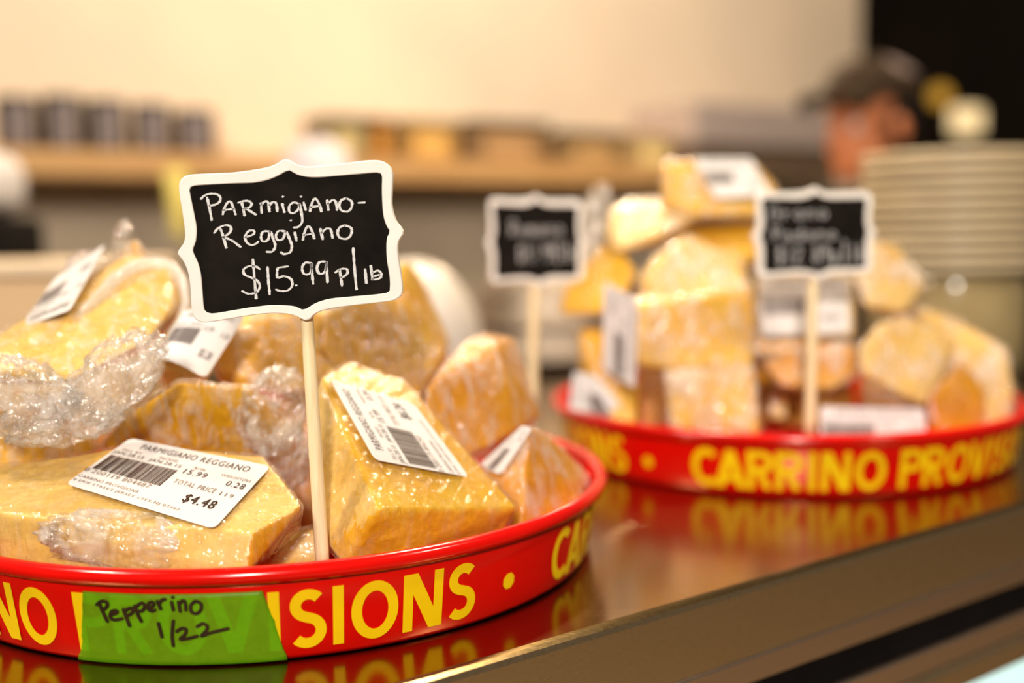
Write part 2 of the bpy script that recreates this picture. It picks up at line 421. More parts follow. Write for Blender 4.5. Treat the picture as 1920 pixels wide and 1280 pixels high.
for i in range(NU):
    bm.faces.new((g[0][i + 1], g[0][i], g[NV + 1][i], g[NV + 1][i + 1])); bm.faces.new((g[NV][i], g[NV][i + 1], g[2 * NV + 1][i + 1], g[2 * NV + 1][i]))
part('tape_strip', bm, TAPE, tp, True)
MW = [[(770, 655), (810, 625), (850, 635), (855, 665), (830, 690), (815, 690)], [(790, 640), (820, 710), (858, 790)],
      [(880, 735), (930, 720), (925, 700), (890, 710), (880, 750), (910, 775), (975, 765)],
      [(985, 690), (1010, 760), (1035, 825)], [(990, 710), (1030, 685), (1060, 685), (1055, 720), (1015, 742)],
      [(1075, 660), (1100, 730), (1130, 790)], [(1085, 670), (1130, 640), (1155, 660), (1140, 700), (1110, 705)],
      [(1180, 690), (1225, 660), (1220, 635), (1190, 640), (1180, 680), (1205, 705), (1240, 695)],
      [(1255, 625), (1285, 690)], [(1265, 655), (1290, 620), (1320, 610)], [(1370, 630), (1385, 700)], [(1380, 595)],
      [(1425, 630), (1440, 710)], [(1432, 650), (1460, 620), (1480, 640), (1485, 700)],
      [(1560, 625), (1525, 660), (1530, 710), (1570, 725), (1605, 695), (1605, 645), (1560, 625)],
      [(1265, 800), (1295, 915)], [(1385, 780), (1375, 900), (1385, 985)],
      [(1410, 870), (1450, 845), (1485, 850), (1480, 890), (1440, 930), (1500, 925), (1580, 905)],
      [(1575, 830), (1620, 805), (1655, 825), (1650, 860), (1610, 905), (1680, 880), (1740, 865), (1825, 845)]]
bm = bmesh.new()
for s_ in MW: stroke(bm, s_, 27, lambda x, y: on_tape(x / 4.267, 980 + y / 4.267))
part('handwriting', bm, MARK, tp)['label'] = 'black marker handwriting'

# ------------------------------------------------------------------ chalkboard signs
ZO = [(65, 260), (72, 225), (100, 195), (150, 180), (300, 172), (450, 165), (600, 145), (700, 125), (760, 100), (790, 78), (820, 73), (850, 85), (890, 110), (960, 125), (1050, 118), (1200, 105), (1350, 85), (1440, 80), (1500, 90), (1545, 125), (1565, 175), (1562, 280), (1560, 380), (1570, 440), (1590, 500), (1620, 540), (1642, 570), (1640, 605), (1615, 640), (1605, 690), (1610, 760), (1630, 880), (1642, 970), (1635, 1030), (1600, 1060), (1550, 1075), (1400, 1092), (1250, 1110), (1120, 1130), (1050, 1150), (1010, 1175), (985, 1205), (950, 1212), (910, 1190), (860, 1170), (760, 1160), (640, 1165), (500, 1185), (350, 1210), (240, 1225), (190, 1215), (155, 1175), (145, 1110), (140, 1000), (130, 900), (110, 830), (80, 775), (52, 740), (58, 710), (90, 670), (105, 620), (100, 540), (85, 430), (70, 330)]
ZI = [(140, 290), (150, 268), (175, 258), (300, 250), (450, 243), (600, 237), (700, 215), (770, 185), (837, 152), (890, 180), (960, 197), (1050, 200), (1200, 188), (1350, 175), (1440, 168), (1475, 172), (1490, 190), (1490, 280), (1495, 400), (1505, 480), (1525, 540), (1548, 580), (1530, 620), (1525, 690), (1530, 780), (1550, 900), (1552, 980), (1540, 1010), (1450, 1025), (1300, 1038), (1130, 1055), (1030, 1085), (980, 1115), (937, 1135), (880, 1110), (800, 1103), (700, 1102), (560, 1118), (400, 1145), (300, 1160), (260, 1155), (235, 1125), (225, 1000), (215, 880), (195, 800), (160, 715), (180, 650), (188, 560), (170, 450), (150, 350)]
# template coordinates (u right, v down, both 0..1) from the four corners
_TL, _TR, _BR, _BL = Vector((75, 185)), Vector((1558, 80)), Vector((1640, 1070)), Vector((150, 1222))
_U = ((_TR - _TL) + (_BR - _BL)) / 2; _V = ((_BL - _TL) + (_BR - _TR)) / 2; _C = (_TL + _TR + _BR + _BL) / 4
_D = _U.x * _V.y - _U.y * _V.x
def t2(p):
    q = Vector(p) - _C
    return ((q.x * _V.y - q.y * _V.x) / _D + .5, (_U.x * q.y - _U.y * q.x) / _D + .5)
def resample(pts, n):
    p = spline([(x, y, 0) for x, y in pts + [pts[0]]], 4); d = [0]
    for a, b in zip(p, p[1:]): d.append(d[-1] + (b - a).length)
    out = []; k = 0
    for i in range(n):
        s = d[-1] * i / n
        while d[k + 1] < s: k += 1
        f = (s - d[k]) / max(1e-9, d[k + 1] - d[k]); q = p[k].lerp(p[k + 1], f); out.append((q.x, q.y))
    return out
NS = 160
TO = resample([t2(p) for p in ZO], NS); TI = resample([t2(p) for p in ZI], NS)
def align(a, b):
    k = min(range(len(b)), key=lambda i: (b[i][0] - a[0][0]) ** 2 + (b[i][1] - a[0][1]) ** 2); return b[k:] + b[:k]
TI = align(TO, TI)
def sign(c, ux, vy, stick, label, strokes, pen, loc_base):
    """c: centre, ux: right edge vector, vy: down edge vector; strokes in template units"""
    nrm = ux.cross(vy).normalized()             # away from the viewer
    if nrm.y < 0: nrm = -nrm
    def M(u, v, d): return c + ux * (u - .5) + vy * (v - .5) + nrm * d
    t = thing('chalkboard_sign', loc_base, label, 'sign', 'chalkboard price signs')
    bm = bmesh.new(); th = .0032
    def mixp(f): return [(a[0] + (b[0] - a[0]) * f, a[1] + (b[1] - a[1]) * f) for a, b in zip(TO, TI)]
    loops = [[bm.verts.new(M(u, v, d)) for u, v in mixp(f)] for f, d in ((1, 0), (1, -.0008), (.94, -.0011), (.10, -.0012), (.03, -.0009), (0, -.0003), (0, th - .0006), (.06, th))]
    for A, B in zip(loops, loops[1:]):
        for i in range(NS): bm.faces.new((A[i], A[(i + 1) % NS], B[(i + 1) % NS], B[i]))
    bm.faces.new(loops[-1])
    bmesh.ops.recalc_face_normals(bm, faces=bm.faces)
    part('sign_frame', bm, WHITE, t)['label'] = 'white scalloped border'
    bm = bmesh.new(); A = [bm.verts.new(M(u, v, -.0004)) for u, v in TI]; f = bm.faces.new(A)
    r = bmesh.ops.extrude_face_region(bm, geom=[f]); bmesh.ops.translate(bm, vec=nrm * .0012, verts=[v for v in r['geom'] if isinstance(v, bmesh.types.BMVert)])
    bmesh.ops.recalc_face_normals(bm, faces=bm.faces)
    part('black_panel', bm, CHALKB, t)
    bm = bmesh.new()
    for s_ in strokes: stroke(bm, s_, pen, lambda x, y: M(x, y, -.00055), .5)
    part('chalk_writing', bm, CHALK, t)
    bm = bmesh.new(); p0, p1, r0, r1 = stick
    pts = [p0.lerp(p1, i / 12) for i in range(13)]
    tube(bm, pts, [r0 + (r1 - r0) * i / 12 for i in range(13)], 12, 1)
    part('wooden_stick', bm, BAMBOO, t, True)
    return t
YS = .450
def zs(p): return P(320 + p[0] / 3.765, 280 + p[1] / 3.765, YS)
c3 = zs(_C); ux = zs(_C + _U / 2) - zs(_C - _U / 2); vy = zs(_C + _V / 2) - zs(_C - _V / 2)
CW = [[(220, 352), (240, 330), (280, 315), (330, 318), (355, 340), (350, 370), (320, 390), (280, 398)], [(262, 340), (275, 400), (285, 450), (293, 500)],
      [(372, 460), (385, 410), (410, 372), (430, 375), (445, 410), (462, 462)], [(375, 430), (450, 420)],
      [(505, 375), (515, 420), (525, 468)], [(480, 378), (520, 365), (560, 368), (575, 390), (555, 412), (515, 420)], [(530, 415), (570, 440), (605, 462)],
      [(640, 380), (645, 450)], [(640, 395), (665, 370), (690, 375), (700, 440)], [(700, 395), (725, 372), (748, 385), (755, 440)],
      [(790, 385), (805, 445)], [(795, 335)],
      [(905, 385), (870, 375), (840, 400), (840, 440), (870, 450), (905, 420), (910, 385), (925, 450), (930, 510), (905, 545), (870, 552)],
      [(940, 375), (955, 430)], [(922, 335)], [(985, 440), (995, 390), (1015, 350), (1035, 360), (1055, 400), (1065, 440)], [(985, 410), (1050, 400)],
      [(1105, 360), (1115, 430)], [(1110, 385), (1140, 360), (1165, 370), (1175, 430)],
      [(1240, 345), (1205, 360), (1190, 395), (1205, 430), (1245, 440), (1275, 415), (1278, 370), (1240, 345)], [(1325, 378), (1370, 375)], [(850, 500)],
      [(355, 560), (375, 620), (395, 695)], [(310, 590), (340, 555), (390, 535), (425, 545), (425, 580), (390, 610), (370, 618)], [(372, 620), (430, 640), (495, 688)],
      [(530, 620), (585, 600), (590, 575), (555, 575), (530, 610), (535, 650), (570, 675), (605, 665), (620, 650)],
      [(705, 580), (655, 580), (640, 620), (655, 650), (690, 635), (705, 580), (725, 630), (740, 680), (720, 720), (680, 722)],
      [(815, 580), (765, 575), (745, 610), (760, 640), (795, 630), (815, 580), (840, 630), (857, 680), (845, 725), (800, 738), (780, 725)],
      [(878, 585), (890, 645)], [(935, 640), (945, 590), (965, 545), (985, 550), (1005, 590), (1015, 630)], [(940, 605), (1000, 595)],
      [(1058, 560), (1075, 635)], [(1065, 590), (1100, 560), (1130, 565), (1145, 625)],
      [(1230, 535), (1190, 555), (1180, 595), (1200, 625), (1245, 630), (1275, 600), (1275, 555), (1230, 535)],
      [(630, 845), (600, 825), (550, 825), (515, 850), (525, 885), (570, 905), (615, 930), (630, 970), (605, 1010), (550, 1020), (505, 1000)], [(582, 775), (592, 900), (605, 1055)],
      [(685, 830), (692, 930), (700, 1025)], [(830, 825), (760, 835)], [(755, 840), (755, 905), (800, 895), (850, 915), (860, 960), (830, 995), (780, 1000), (745, 990)], [(888, 960)],
      [(995, 803), (950, 800), (930, 840), (945, 880), (985, 875), (998, 830), (995, 803), (1000, 870), (1008, 950)],
      [(1100, 793), (1055, 795), (1035, 835), (1050, 875), (1085, 870), (1102, 825), (1100, 793), (1105, 860), (1110, 940)],
      [(1195, 850), (1205, 910), (1212, 965)], [(1165, 870), (1200, 845), (1245, 845), (1250, 875), (1220, 900), (1205, 900)],
      [(1290, 695), (1300, 830), (1315, 990)], [(1375, 845), (1385, 945)], [(1415, 820), (1428, 920)], [(1430, 870), (1465, 855), (1490, 875), (1485, 905), (1450, 918), (1430, 915)], [(1440, 895), (1475, 885)]]
base1 = P(606, 1075, .447)
sign(c3, ux, vy, (base1, P(572, 540, .4545), .0030, .0027), 'large sharp chalkboard sign reading Parmigiano-Reggiano stuck in the front tray',
     [[t2(p) for p in s_] for s_ in CW], .0122, base1)
# stroke alphabet for the two farther signs (x 0..1 wide, y 0 top .. 1 base)
HW = {'G': [[(.9, .2), (.5, 0), (.1, .35), (.15, .8), (.5, 1), (.9, .8), (.9, .55), (.55, .55)]], 'r': [[(.2, .45), (.2, 1)], [(.2, .65), (.5, .45), (.8, .5)]],
      'a': [[(.8, .5), (.4, .45), (.15, .75), (.4, 1), (.75, .85), (.8, .5), (.85, 1)]], 'n': [[(.15, .45), (.15, 1)], [(.15, .65), (.5, .45), (.8, .6), (.8, 1)]],
      'P': [[(.2, 0), (.2, 1)], [(.2, .05), (.7, 0), (.85, .3), (.6, .52), (.2, .55)]], 'd': [[(.8, .5), (.4, .45), (.15, .75), (.4, 1), (.75, .85), (.8, .5)], [(.82, 0), (.85, 1)]],
      'o': [[(.5, .45), (.15, .7), (.5, 1), (.85, .7), (.5, .45)]], '$': [[(.9, .2), (.5, .08), (.15, .3), (.5, .5), (.85, .7), (.5, .92), (.1, .8)], [(.5, -.1), (.5, 1.1)]],
      '1': [[(.5, 0), (.5, 1)]], '2': [[(.15, .25), (.5, 0), (.85, .25), (.5, .65), (.1, 1), (.9, 1)]], '8': [[(.5, 0), (.2, .25), (.8, .7), (.5, 1), (.2, .7), (.8, .25), (.5, 0)]],
      '9': [[(.8, .3), (.45, 0), (.2, .3), (.5, .5), (.8, .3), (.75, 1)]], '.': [[(.4, .95)]], 'p': [[(.2, .45), (.2, 1.3)], [(.2, .55), (.6, .45), (.85, .7), (.5, .95), (.2, .9)]],
      '/': [[(.5, -.3), (.5, 1.2)]], 'l': [[(.5, 0), (.5, 1)]], 'b': [[(.2, 0), (.2, 1)], [(.2, .6), (.6, .5), (.85, .75), (.5, 1), (.2, .95)]],
      'e': [[(.2, .72), (.8, .65), (.5, .45), (.15, .7), (.4, 1), (.85, .9)]], 'c': [[(.8, .55), (.4, .45), (.15, .75), (.45, 1), (.85, .9)]], 'i': [[(.5, .45), (.5, 1)], [(.5, .2)]],
      'm': [[(.05, .45), (.05, 1)], [(.05, .6), (.3, .45), (.5, .6), (.5, 1)], [(.5, .6), (.75, .45), (.95, .6), (.95, 1)]], 'R': [[(.2, 0), (.2, 1)], [(.2, .05), (.7, 0), (.85, .28), (.6, .5), (.2, .52)], [(.4, .52), (.9, 1)]]}
def write(txt, u0, u1, v0, v1, slope=0):
    out = []; n = len(txt); cw = (u1 - u0) / n
    for i, ch in enumerate(txt):
        for s_ in HW.get(ch, []):
            out.append([(u0 + (i + .1 + x * .8) * cw, v0 + y * (v1 - v0) + slope * (i / n)) for x, y in s_])
    return out
def far_sign(quad, y0, y1, txt, base, top, label, r):
    TLp, TRp, BRp, BLp = [P(*q, y) for q, y in zip(quad, (y0, y1, y1, y0))]
    c = (TLp + TRp + BRp + BLp) / 4; ux = ((TRp - TLp) + (BRp - BLp)) / 2; vy = ((BLp - TLp) + (BRp - TRp)) / 2
    st = []
    for a in txt: st += write(*a)
    sign(c, ux, vy, (base, top, r, r * .92), label, st, .010, base)
far_sign(((919, 372), (1092, 374), (1094, 528), (917, 528)), .80, .80, [('Romano', .2, .8, .26, .44, -.02), ('$11.99/lb', .3, .9, .56, .76, -.03)],
         P(998, 760, .80), P(1003, 500, .8045), 'small blurred chalkboard sign standing left of the farther cheese pile', .0042)
far_sign(((1420, 362), (1636, 357), (1634, 514), (1418, 516)), .72, .72, [('Grana', .1, .62, .16, .32, -.01), ('Padano', .12, .7, .42, .58, -.01), ('$12.89p/lb', .16, .96, .66, .86, -.02)],
         P(1518, 815, .715), P(1526, 480, .7245), 'blurred chalkboard sign reading Grana Padano in front of the farther cheese pile', .0036)

# ------------------------------------------------------------------ cheese
def eval_mesh(o):
    dg = bpy.context.evaluated_depsgraph_get(); dg.update()
    return bpy.data.meshes.new_from_object(o.evaluated_get(dg))
def shift(me, fn):
    """move every vertex along its normal by fn(position)"""
    n = len(me.vertices); co = [0.0] * (3 * n); no = [0.0] * (3 * n)
    me.vertices.foreach_get('co', co); me.vertices.foreach_get('normal', no)
    for i in range(0, 3 * n, 3):
        a = fn(Vector(co[i:i + 3]))
        co[i] += no[i] * a; co[i + 1] += no[i + 1] * a; co[i + 2] += no[i + 2] * a
    me.vertices.foreach_set('co', co); me.update()
def solid(pts, inflate, bevel, vox):
    """convex block through pts, grown by inflate, edges rounded, evenly meshed"""
    bm = bmesh.new(); c = sum(pts, Vector()) / len(pts)
    for p in pts: bm.verts.new(p)
    r = bmesh.ops.convex_hull(bm, input=bm.verts)
    bmesh.ops.delete(bm, geom=[v for v in bm.verts if not v.link_faces], context='VERTS')
    bmesh.ops.dissolve_limit(bm, angle_limit=math.radians(4), verts=bm.verts, edges=bm.edges)
    bmesh.ops.recalc_face_normals(bm, faces=bm.faces)
    bmesh.ops.bevel(bm, geom=list(bm.edges), offset=bevel, segments=2, affect='EDGES', profile=.6, clamp_overlap=True)
    me = bpy.data.meshes.new('tmp'); bm.to_mesh(me); bm.free()
    o = bpy.data.objects.new('tmp', me); col.objects.link(o)
    m = o.modifiers.new('r', 'REMESH'); m.mode = 'VOXEL'; m.voxel_size = vox
    s = o.modifiers.new('s', 'SMOOTH'); s.iterations = 1; s.factor = .5
    out = eval_mesh(o); bpy.data.objects.remove(o); bpy.data.meshes.remove(me)
    if inflate: shift(out, lambda p: inflate)
    return out
_tc = {}
BV = {}
def text_mesh(s):
    if s not in _tc:
        cu = bpy.data.curves.new('t', 'FONT'); cu.body = s; cu.resolution_u = 2; cu.space_character = 1.12
        o = bpy.data.objects.new('t', cu); col.objects.link(o); me = eval_mesh(o)
        bpy.data.objects.remove(o); bpy.data.curves.remove(cu)
        x = [v.co.x for v in me.vertices]; y = [v.co.y for v in me.vertices]
        _tc[s] = ([v.co.copy() for v in me.vertices], [tuple(p.vertices) for p in me.polygons], min(x), max(x), min(y), max(y))
        bpy.data.meshes.remove(me)
    return _tc[s]
LAB_A = dict(dates='JAN.28.15', wt='0.28', price='$4.48', code='0 200119 804487', title='PARMIGIANO REGGIANO', rate='15.99')
LAB_B = dict(LAB_A, wt='0.39', price='$6.24', code='0 200119 806243')
LAB_C = dict(LAB_A, wt='0.37', price='$5.92', code='0 200119 805923')
LAB_G = dict(LAB_A, title='GRANA PADANO', rate='12.89', price='$4.25', wt='0.33')
def price_label(parent, quad, data, fine=True, lift=.0009, curl=0.0):
    """quad: four 3-D corners, text order TL, TR, BR, BL"""
    TL, TR, BR, BL = quad
    nrm = (TR - TL).cross(BL - TL).normalized()
    if nrm.dot(EYE - TL) < 0: nrm = -nrm
    need = 0                                    # rest the paper on the film, not in it
    for i in range(25):
        for j in range(17):
            q = TL.lerp(TR, i / 24).lerp(BL.lerp(BR, i / 24), j / 16) + nrm * .03
            hit = BV[parent.name].ray_cast(q, -nrm, .06)
            if hit[0] is not None: need = max(need, (hit[0] - q).dot(nrm) + .03)
    if need > .004: print('LABEL', parent.name, round(need * 1000, 1), 'mm')
    lift = min(need, .008) + .0003
    def M(u, v, d=0):
        bend = curl * ((u - .5) ** 2 * 4 - 1) * -1
        return TL.lerp(TR, u).lerp(BL.lerp(BR, u), v) + nrm * (lift + d + bend)
    wl, hl = (TR - TL).length, (BL - TL).length
    bm = bmesh.new(); r = .0028; ru, rv = r / wl, r / hl; NX = 12
    # rows across v with rounded corners: inset of u
    rows = []
    vs = [0, .25 * rv, .6 * rv, rv] + [rv + (1 - 2 * rv) * k / 6 for k in range(1, 6)] + [1 - rv, 1 - .6 * rv, 1 - .25 * rv, 1]
    def inset(v):
        e = min(v, 1 - v)
        if e >= rv: return 0
        q = 1 - e / rv; return ru * (1 - math.sqrt(max(0, 1 - q * q)))
    for d in (0, -.00018):
        for v in vs:
            i0 = inset(v); rows.append([bm.verts.new(M(i0 + (1 - 2 * i0) * k / NX, v, d)) for k in range(NX + 1)])
    n = len(vs)
    for a in (0, n):
        for j in range(n - 1):
            for k in range(NX): bm.faces.new((rows[a + j][k], rows[a + j][k + 1], rows[a + j + 1][k + 1], rows[a + j + 1][k]))
    for j in range(n - 1):
        for k in (0, NX): bm.faces.new((rows[j][k], rows[j + 1][k], rows[n + j + 1][k], rows[n + j][k]))
    for k in range(NX):
        for j in (0, n - 1): bm.faces.new((rows[j][k], rows[j][k + 1], rows[n + j][k + 1], rows[n + j][k]))
    bmesh.ops.recalc_face_normals(bm, faces=bm.faces)
    lb = part('price_label', bm, LABELM, parent)
    lb['label'] = 'white printed price label'
    def put(bm, s, u0, u1, v0, v1):
        vv, ff, x0, x1, y0, y1 = text_mesh(s); ids = []
        for c in vv: ids.append(bm.verts.new(M(u0 + (u1 - u0) * (c.x - x0) / (x1 - x0), v1 - (v1 - v0) * (c.y - y0) / (y1 - y0), .0003)))
        for f in ff:
            try: bm.faces.new([ids[i] for i in f])
            except ValueError: pass
    bm = bmesh.new()
    put(bm, data['title'], .14, .90, .075, .165)
    put(bm, data['dates'], .015, .235, .275, .345); put(bm, data['dates'], .275, .50, .275, .345)
    put(bm, data['rate'], .545, .70, .315, .395); put(bm, data['wt'], .845, .965, .345, .425)
    put(bm, data['price'], .70, .90, .66, .80)
    put(bm, data['price'], .703, .903, .66, .80)
    rb = random.Random(data['code']); u = .03
    while u < .50:
        wd = rb.choice((.003, .003, .005, .008)); q = [M(a, b, .0003) for a, b in ((u, .37), (u + wd, .37), (u + wd, .66), (u, .66))]
        bm.faces.new([bm.verts.new(v) for v in q]); u += wd + rb.choice((.003, .004, .006))
    a = len(bm.verts)
    def place(b, nm, m):
        o = link(nm, mesh_from(b, nm, parent.location), m, lb); return o
    place(bm, 'print', INK)
    if fine:
        bm = bmesh.new()
        put(bm, 'SELL BY', .05, .19, .215, .255); put(bm, 'PACKED', .32, .45, .215, .255); put(bm, '$/lb', .58, .66, .255, .295); put(bm, 'WEIGHT(lb)', .77, .965, .265, .315)
        put(bm, data['code'], .0, .46, .67, .735); put(bm, 'TOTAL PRICE', .55, .83, .50, .57); put(bm, '119', .865, .95, .52, .575)
        put(bm, 'CARRINO PROVISIONS', .01, .43, .80, .845); put(bm, '8 ERIE STREET JERSEY CITY,NJ 07302', .01, .74, .88, .925)
        place(bm, 'fine_print', INKG)['label'] = 'small grey print'
    return lb
def wrinkle(me, seed, amp, d, f1=170, lump=.0006):
    d = Vector(d).normalized(); off = Vector((seed * 1.7, seed * .9, seed * 2.3))
    def fn(p):
        q = p - d * (p.dot(d) * .86)
        r = 1 - abs(mn.noise(q * f1 + off)); r2 = 1 - abs(mn.noise(p * f1 * .55 + off * 2))
        return amp * r ** 4 + amp * .8 * r2 ** 5 + lump * mn.noise(p * 55 + off)
    shift(me, fn)
def cheese(pix, label, film=1, mtl=None, pleat=(0, 0, 1), seed=1, amp=.0007, vox=.0016, name='cheese_wedge', extra=(), bevel=.003, group='wrapped cheese on the front tray', pale_side=None):
    pts = []
    tc = T1C if group.endswith('front tray') else T2C
    for p in pix:
        q = P(*p); q.z = max(q.z, .0062); r = math.hypot(q.x - tc[0], q.y - tc[1])
        m = .1625 + (q.z - .006) * .17 if q.z < .043 else .1675 if q.z < .10 else 9
        if r > m: q.x = tc[0] + (q.x - tc[0]) * m / r; q.y = tc[1] + (q.y - tc[1]) * m / r
        pts.append(q)
    zmin = min(p.z for p in pts); c = sum(pts, Vector()) / len(pts); c.z = zmin
    t = thing(name, c, label, 'cheese', group)
    if group.endswith('front tray'): vox *= .72; bevel = .0011
    me = solid([p - c for p in pts], -.0004, bevel, vox * 1.4)
    off = Vector((seed, 2 * seed, 3 * seed))
    shift(me, lambda p: .0008 * mn.noise(p * 45 + off) + .0003 * mn.noise(p * 180 + off))
    ch = link('cheese', me, mtl or CH_GOLD, t, True)
    if pale_side:                                # polygons facing one way take a second tone
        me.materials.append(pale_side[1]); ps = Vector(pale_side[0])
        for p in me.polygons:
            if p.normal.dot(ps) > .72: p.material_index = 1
    fm = solid([p - c for p in pts], .0004, bevel, vox)
    wrinkle(fm, seed, amp, pleat)
    BV[t.name] = BVHTree.FromPolygons([v.co + c for v in fm.vertices], [tuple(p.vertices) for p in fm.polygons])
    f = link('cling_film', fm, (FILM, FILM, FILM2, FILM3, film == 4 and FILM4)[film], t, True); f['label'] = 'clear crinkled film'
    return t
def bunch(parent, ctr, rad, seed, rot=(0, 0, 0), amp=.35, f=1.0, m=None, sub=5, flat=1):
    """crumpled gathering of film"""
    bm = bmesh.new(); bmesh.ops.create_icosphere(bm, subdivisions=sub, radius=1)
    off = Vector((seed * 3.1, seed, seed * 1.3)); R = Matrix.Rotation(rot[2], 3, 'Z') @ Matrix.Rotation(rot[1], 3, 'Y') @ Matrix.Rotation(rot[0], 3, 'X')
    for v in bm.verts:
        p = v.co.copy(); k = 0
        k = 1 - abs(mn.noise(p * 1.9 * f + off)) * 1.4; k2 = 1 - abs(mn.noise(p * 4.3 * f + off)) * 1.6; k3 = mn.noise(p * 9 * f + off)
        s = 1 + amp * (k - .6) + amp * .6 * (k2 - .5) + amp * .22 * k3
        v.co = R @ Vector((p.x * rad[0] * s, p.y * rad[1] * s, p.z * rad[2] * s)) + Vector(ctr)
    o = part('film_bunch', bm, m or FILM3, parent, True); o['label'] = 'gathered end of the cling film'
    return o
def on_face(pts3, quad):
    a, b, c = [P(*p) for p in pts3]; n = (b - a).cross(c - a).normalized()
    return [PPL(x, y, a, n) for x, y in quad]

# front tray -------------------------------------------------------
def plane_y(a, b, c):
    a, b, c = P(*a), P(*b), P(*c); n = (b - a).cross(c - a).normalized()
    return lambda x, y: (x, y, PPL(x, y, a, n).y)
F = plane_y((473, 997, .424), (494, 852, .482), (0, 872, .480))
f1 = [(473, 997, .424), F(568, 947), (494, 852, .482), F(300, 838), F(230, 836), F(0, 872), F(-120, 890), F(-120, 985), F(0, 962), (459, 1085, .416), (556, 1000, .455), (0, 1085, .442), (-120, 1090, .475), (520, 960, .495), (-100, 960, .50)]
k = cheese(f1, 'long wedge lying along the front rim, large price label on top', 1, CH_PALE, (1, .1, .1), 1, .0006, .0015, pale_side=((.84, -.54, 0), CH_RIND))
price_label(k, [Vector(P(*F(*q))) for q in ((246, 827), (509, 880), (402, 998), (124, 913))], LAB_A)
bunch(k, P(250, 1020, .434), (.036, .008, .012), 3, (0, .15, 0), .3)
f2 = [(601, 704, .50), (654, 677, .53), (760, 713, .545), (800, 765, .537), (973, 950, .488), (712, 953, .442), (645, 1065, .447), (612, 1020, .452), (596, 860, .487), (590, 740, .502), (935, 1015, .493), (760, 1040, .455), (800, 900, .56), (650, 900, .55)]
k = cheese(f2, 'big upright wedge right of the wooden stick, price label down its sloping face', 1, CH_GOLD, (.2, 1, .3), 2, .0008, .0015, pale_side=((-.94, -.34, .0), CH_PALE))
price_label(k, on_face(((601, 704, .50), (973, 950, .488), (712, 953, .442)), ((699, 868), (615, 717), (773, 763), (876, 900))), LAB_B, lift=.002)
f3 = [(990, 797, .54), (1030, 815, .555), (1108, 893, .578), (1112, 910, .565), (1090, 945, .545), (1050, 1000, .535), (975, 1010, .51), (905, 880, .545), (910, 950, .53), (1060, 900, .60)]
k = cheese(f3, 'small wedge at the right end of the front tray, ribbed film catching lights', 2, CH_RIND, (0, .2, 1), 3, .0009, .0014)
price_label(k, on_face(((990, 797, .54), (905, 880, .545), (975, 1000, .51)), ((903, 876), (985, 800), (1004, 806), (945, 893))), LAB_C, False, lift=.002)
f4 = [(800, 722, .562), (868, 640, .60), (905, 623, .63), (965, 632, .64), (1015, 778, .61), (948, 690, .595), (935, 650, .60), (965, 808, .585), (872, 858, .56), (800, 815, .56), (795, 770, .555), (930, 860, .60), (840, 850, .63)]
cheese(f4, 'amber block right of the labelled upright wedge, its top corner catching light', 2, CH_RIND, (.6, .3, 1), 4, .0006, .0016)
f5 = [(610, 585, .585), (690, 545, .60), (765, 555, .62), (838, 640, .625), (830, 672, .605), (785, 745, .585), (640, 720, .57), (600, 650, .575), (700, 780, .62), (620, 760, .65), (800, 760, .65)]
cheese(f5, 'block under heavily creased film below the right corner of the sharp sign', 2, CH_GOLD, (.3, .2, 1), 5, .0013, .0016)
f6 = [(730, 500, .668), (765, 488, .68), (790, 515, .69), (843, 635, .69), (815, 648, .66), (745, 570, .65), (720, 660, .69), (840, 720, .70), (700, 540, .69)]
cheese(f6, 'tall yellow wedge peeking out behind the right edge of the sharp sign', 1, CH_GOLD, (0, 0, 1), 6, .0006, .002)
f7 = [(400, 628, .565), (455, 585, .59), (560, 575, .595), (620, 590, .595), (660, 655, .59), (625, 700, .57), (560, 735, .560), (420, 725, .560), (402, 690, .558), (450, 740, .60), (640, 760, .62), (410, 690, .61), (600, 560, .63)]
k = cheese(f7, 'block right under the sharp sign, behind the stick, with hazy film', 2, CH_GOLD, (1, .3, .2), 7, .0008, .0016)
f7b = [(300, 640, .53), (330, 585, .555), (395, 560, .57), (440, 590, .56), (400, 640, .535), (390, 705, .525), (290, 690, .535), (310, 735, .55), (370, 725, .55)]
k = cheese(f7b, 'pale block below the left corner of the sharp sign, strapped with a bent label', 2, CH_PALE, (1, .2, 0), 17, .0008, .0016)
price_label(k, on_face(((310, 640, .530), (400, 640, .533), (385, 710, .520)), ((345, 585), (462, 592), (385, 712), (290, 672))), dict(LAB_A, price='$5.28'), False, lift=.004, curl=.004)
f8 = [(335, 712, .505), (470, 725, .51), (545, 800, .53), (560, 870, .535), (500, 900, .535), (335, 880, .522), (220, 860, .522), (185, 835, .522), (250, 770, .515), (300, 950, .56), (520, 940, .57), (260, 775, .55), (480, 745, .545)]
k = cheese(f8, 'shiny golden block directly behind the large top label, film pulled into pleats', 2, CH_GOLD, (.45, 0, 1), 8, .0012, .0014)
bunch(k, P(515, 770, .512), (.014, .010, .019), 5, (0, .3, .2), .4)
bunch(k, P(535, 860, .512), (.011, .008, .015), 6, (0, .3, .2), .4)
f9 = [(-120, 700, .50), (0, 655, .505), (60, 690, .495), (125, 718, .490), (275, 642, .522), (322, 575, .545), (349, 562, .56), (326, 495, .568), (245, 470, .60), (195, 505, .595), (45, 632, .548), (-60, 690, .525), (-60, 722, .515), (130, 692, .55), (300, 640, .60)]
k = cheese(f9, 'slab on top at the far left, film rolled over it like a rope', 2, CH_PALE, (1, .2, .8), 9, .0007, .0016)
price_label(k, on_face(((45, 632, .546), (195, 505, .590), (130, 610, .530)), ((55, 640), (150, 607), (215, 480), (120, 545))), LAB_C, False, lift=.002)
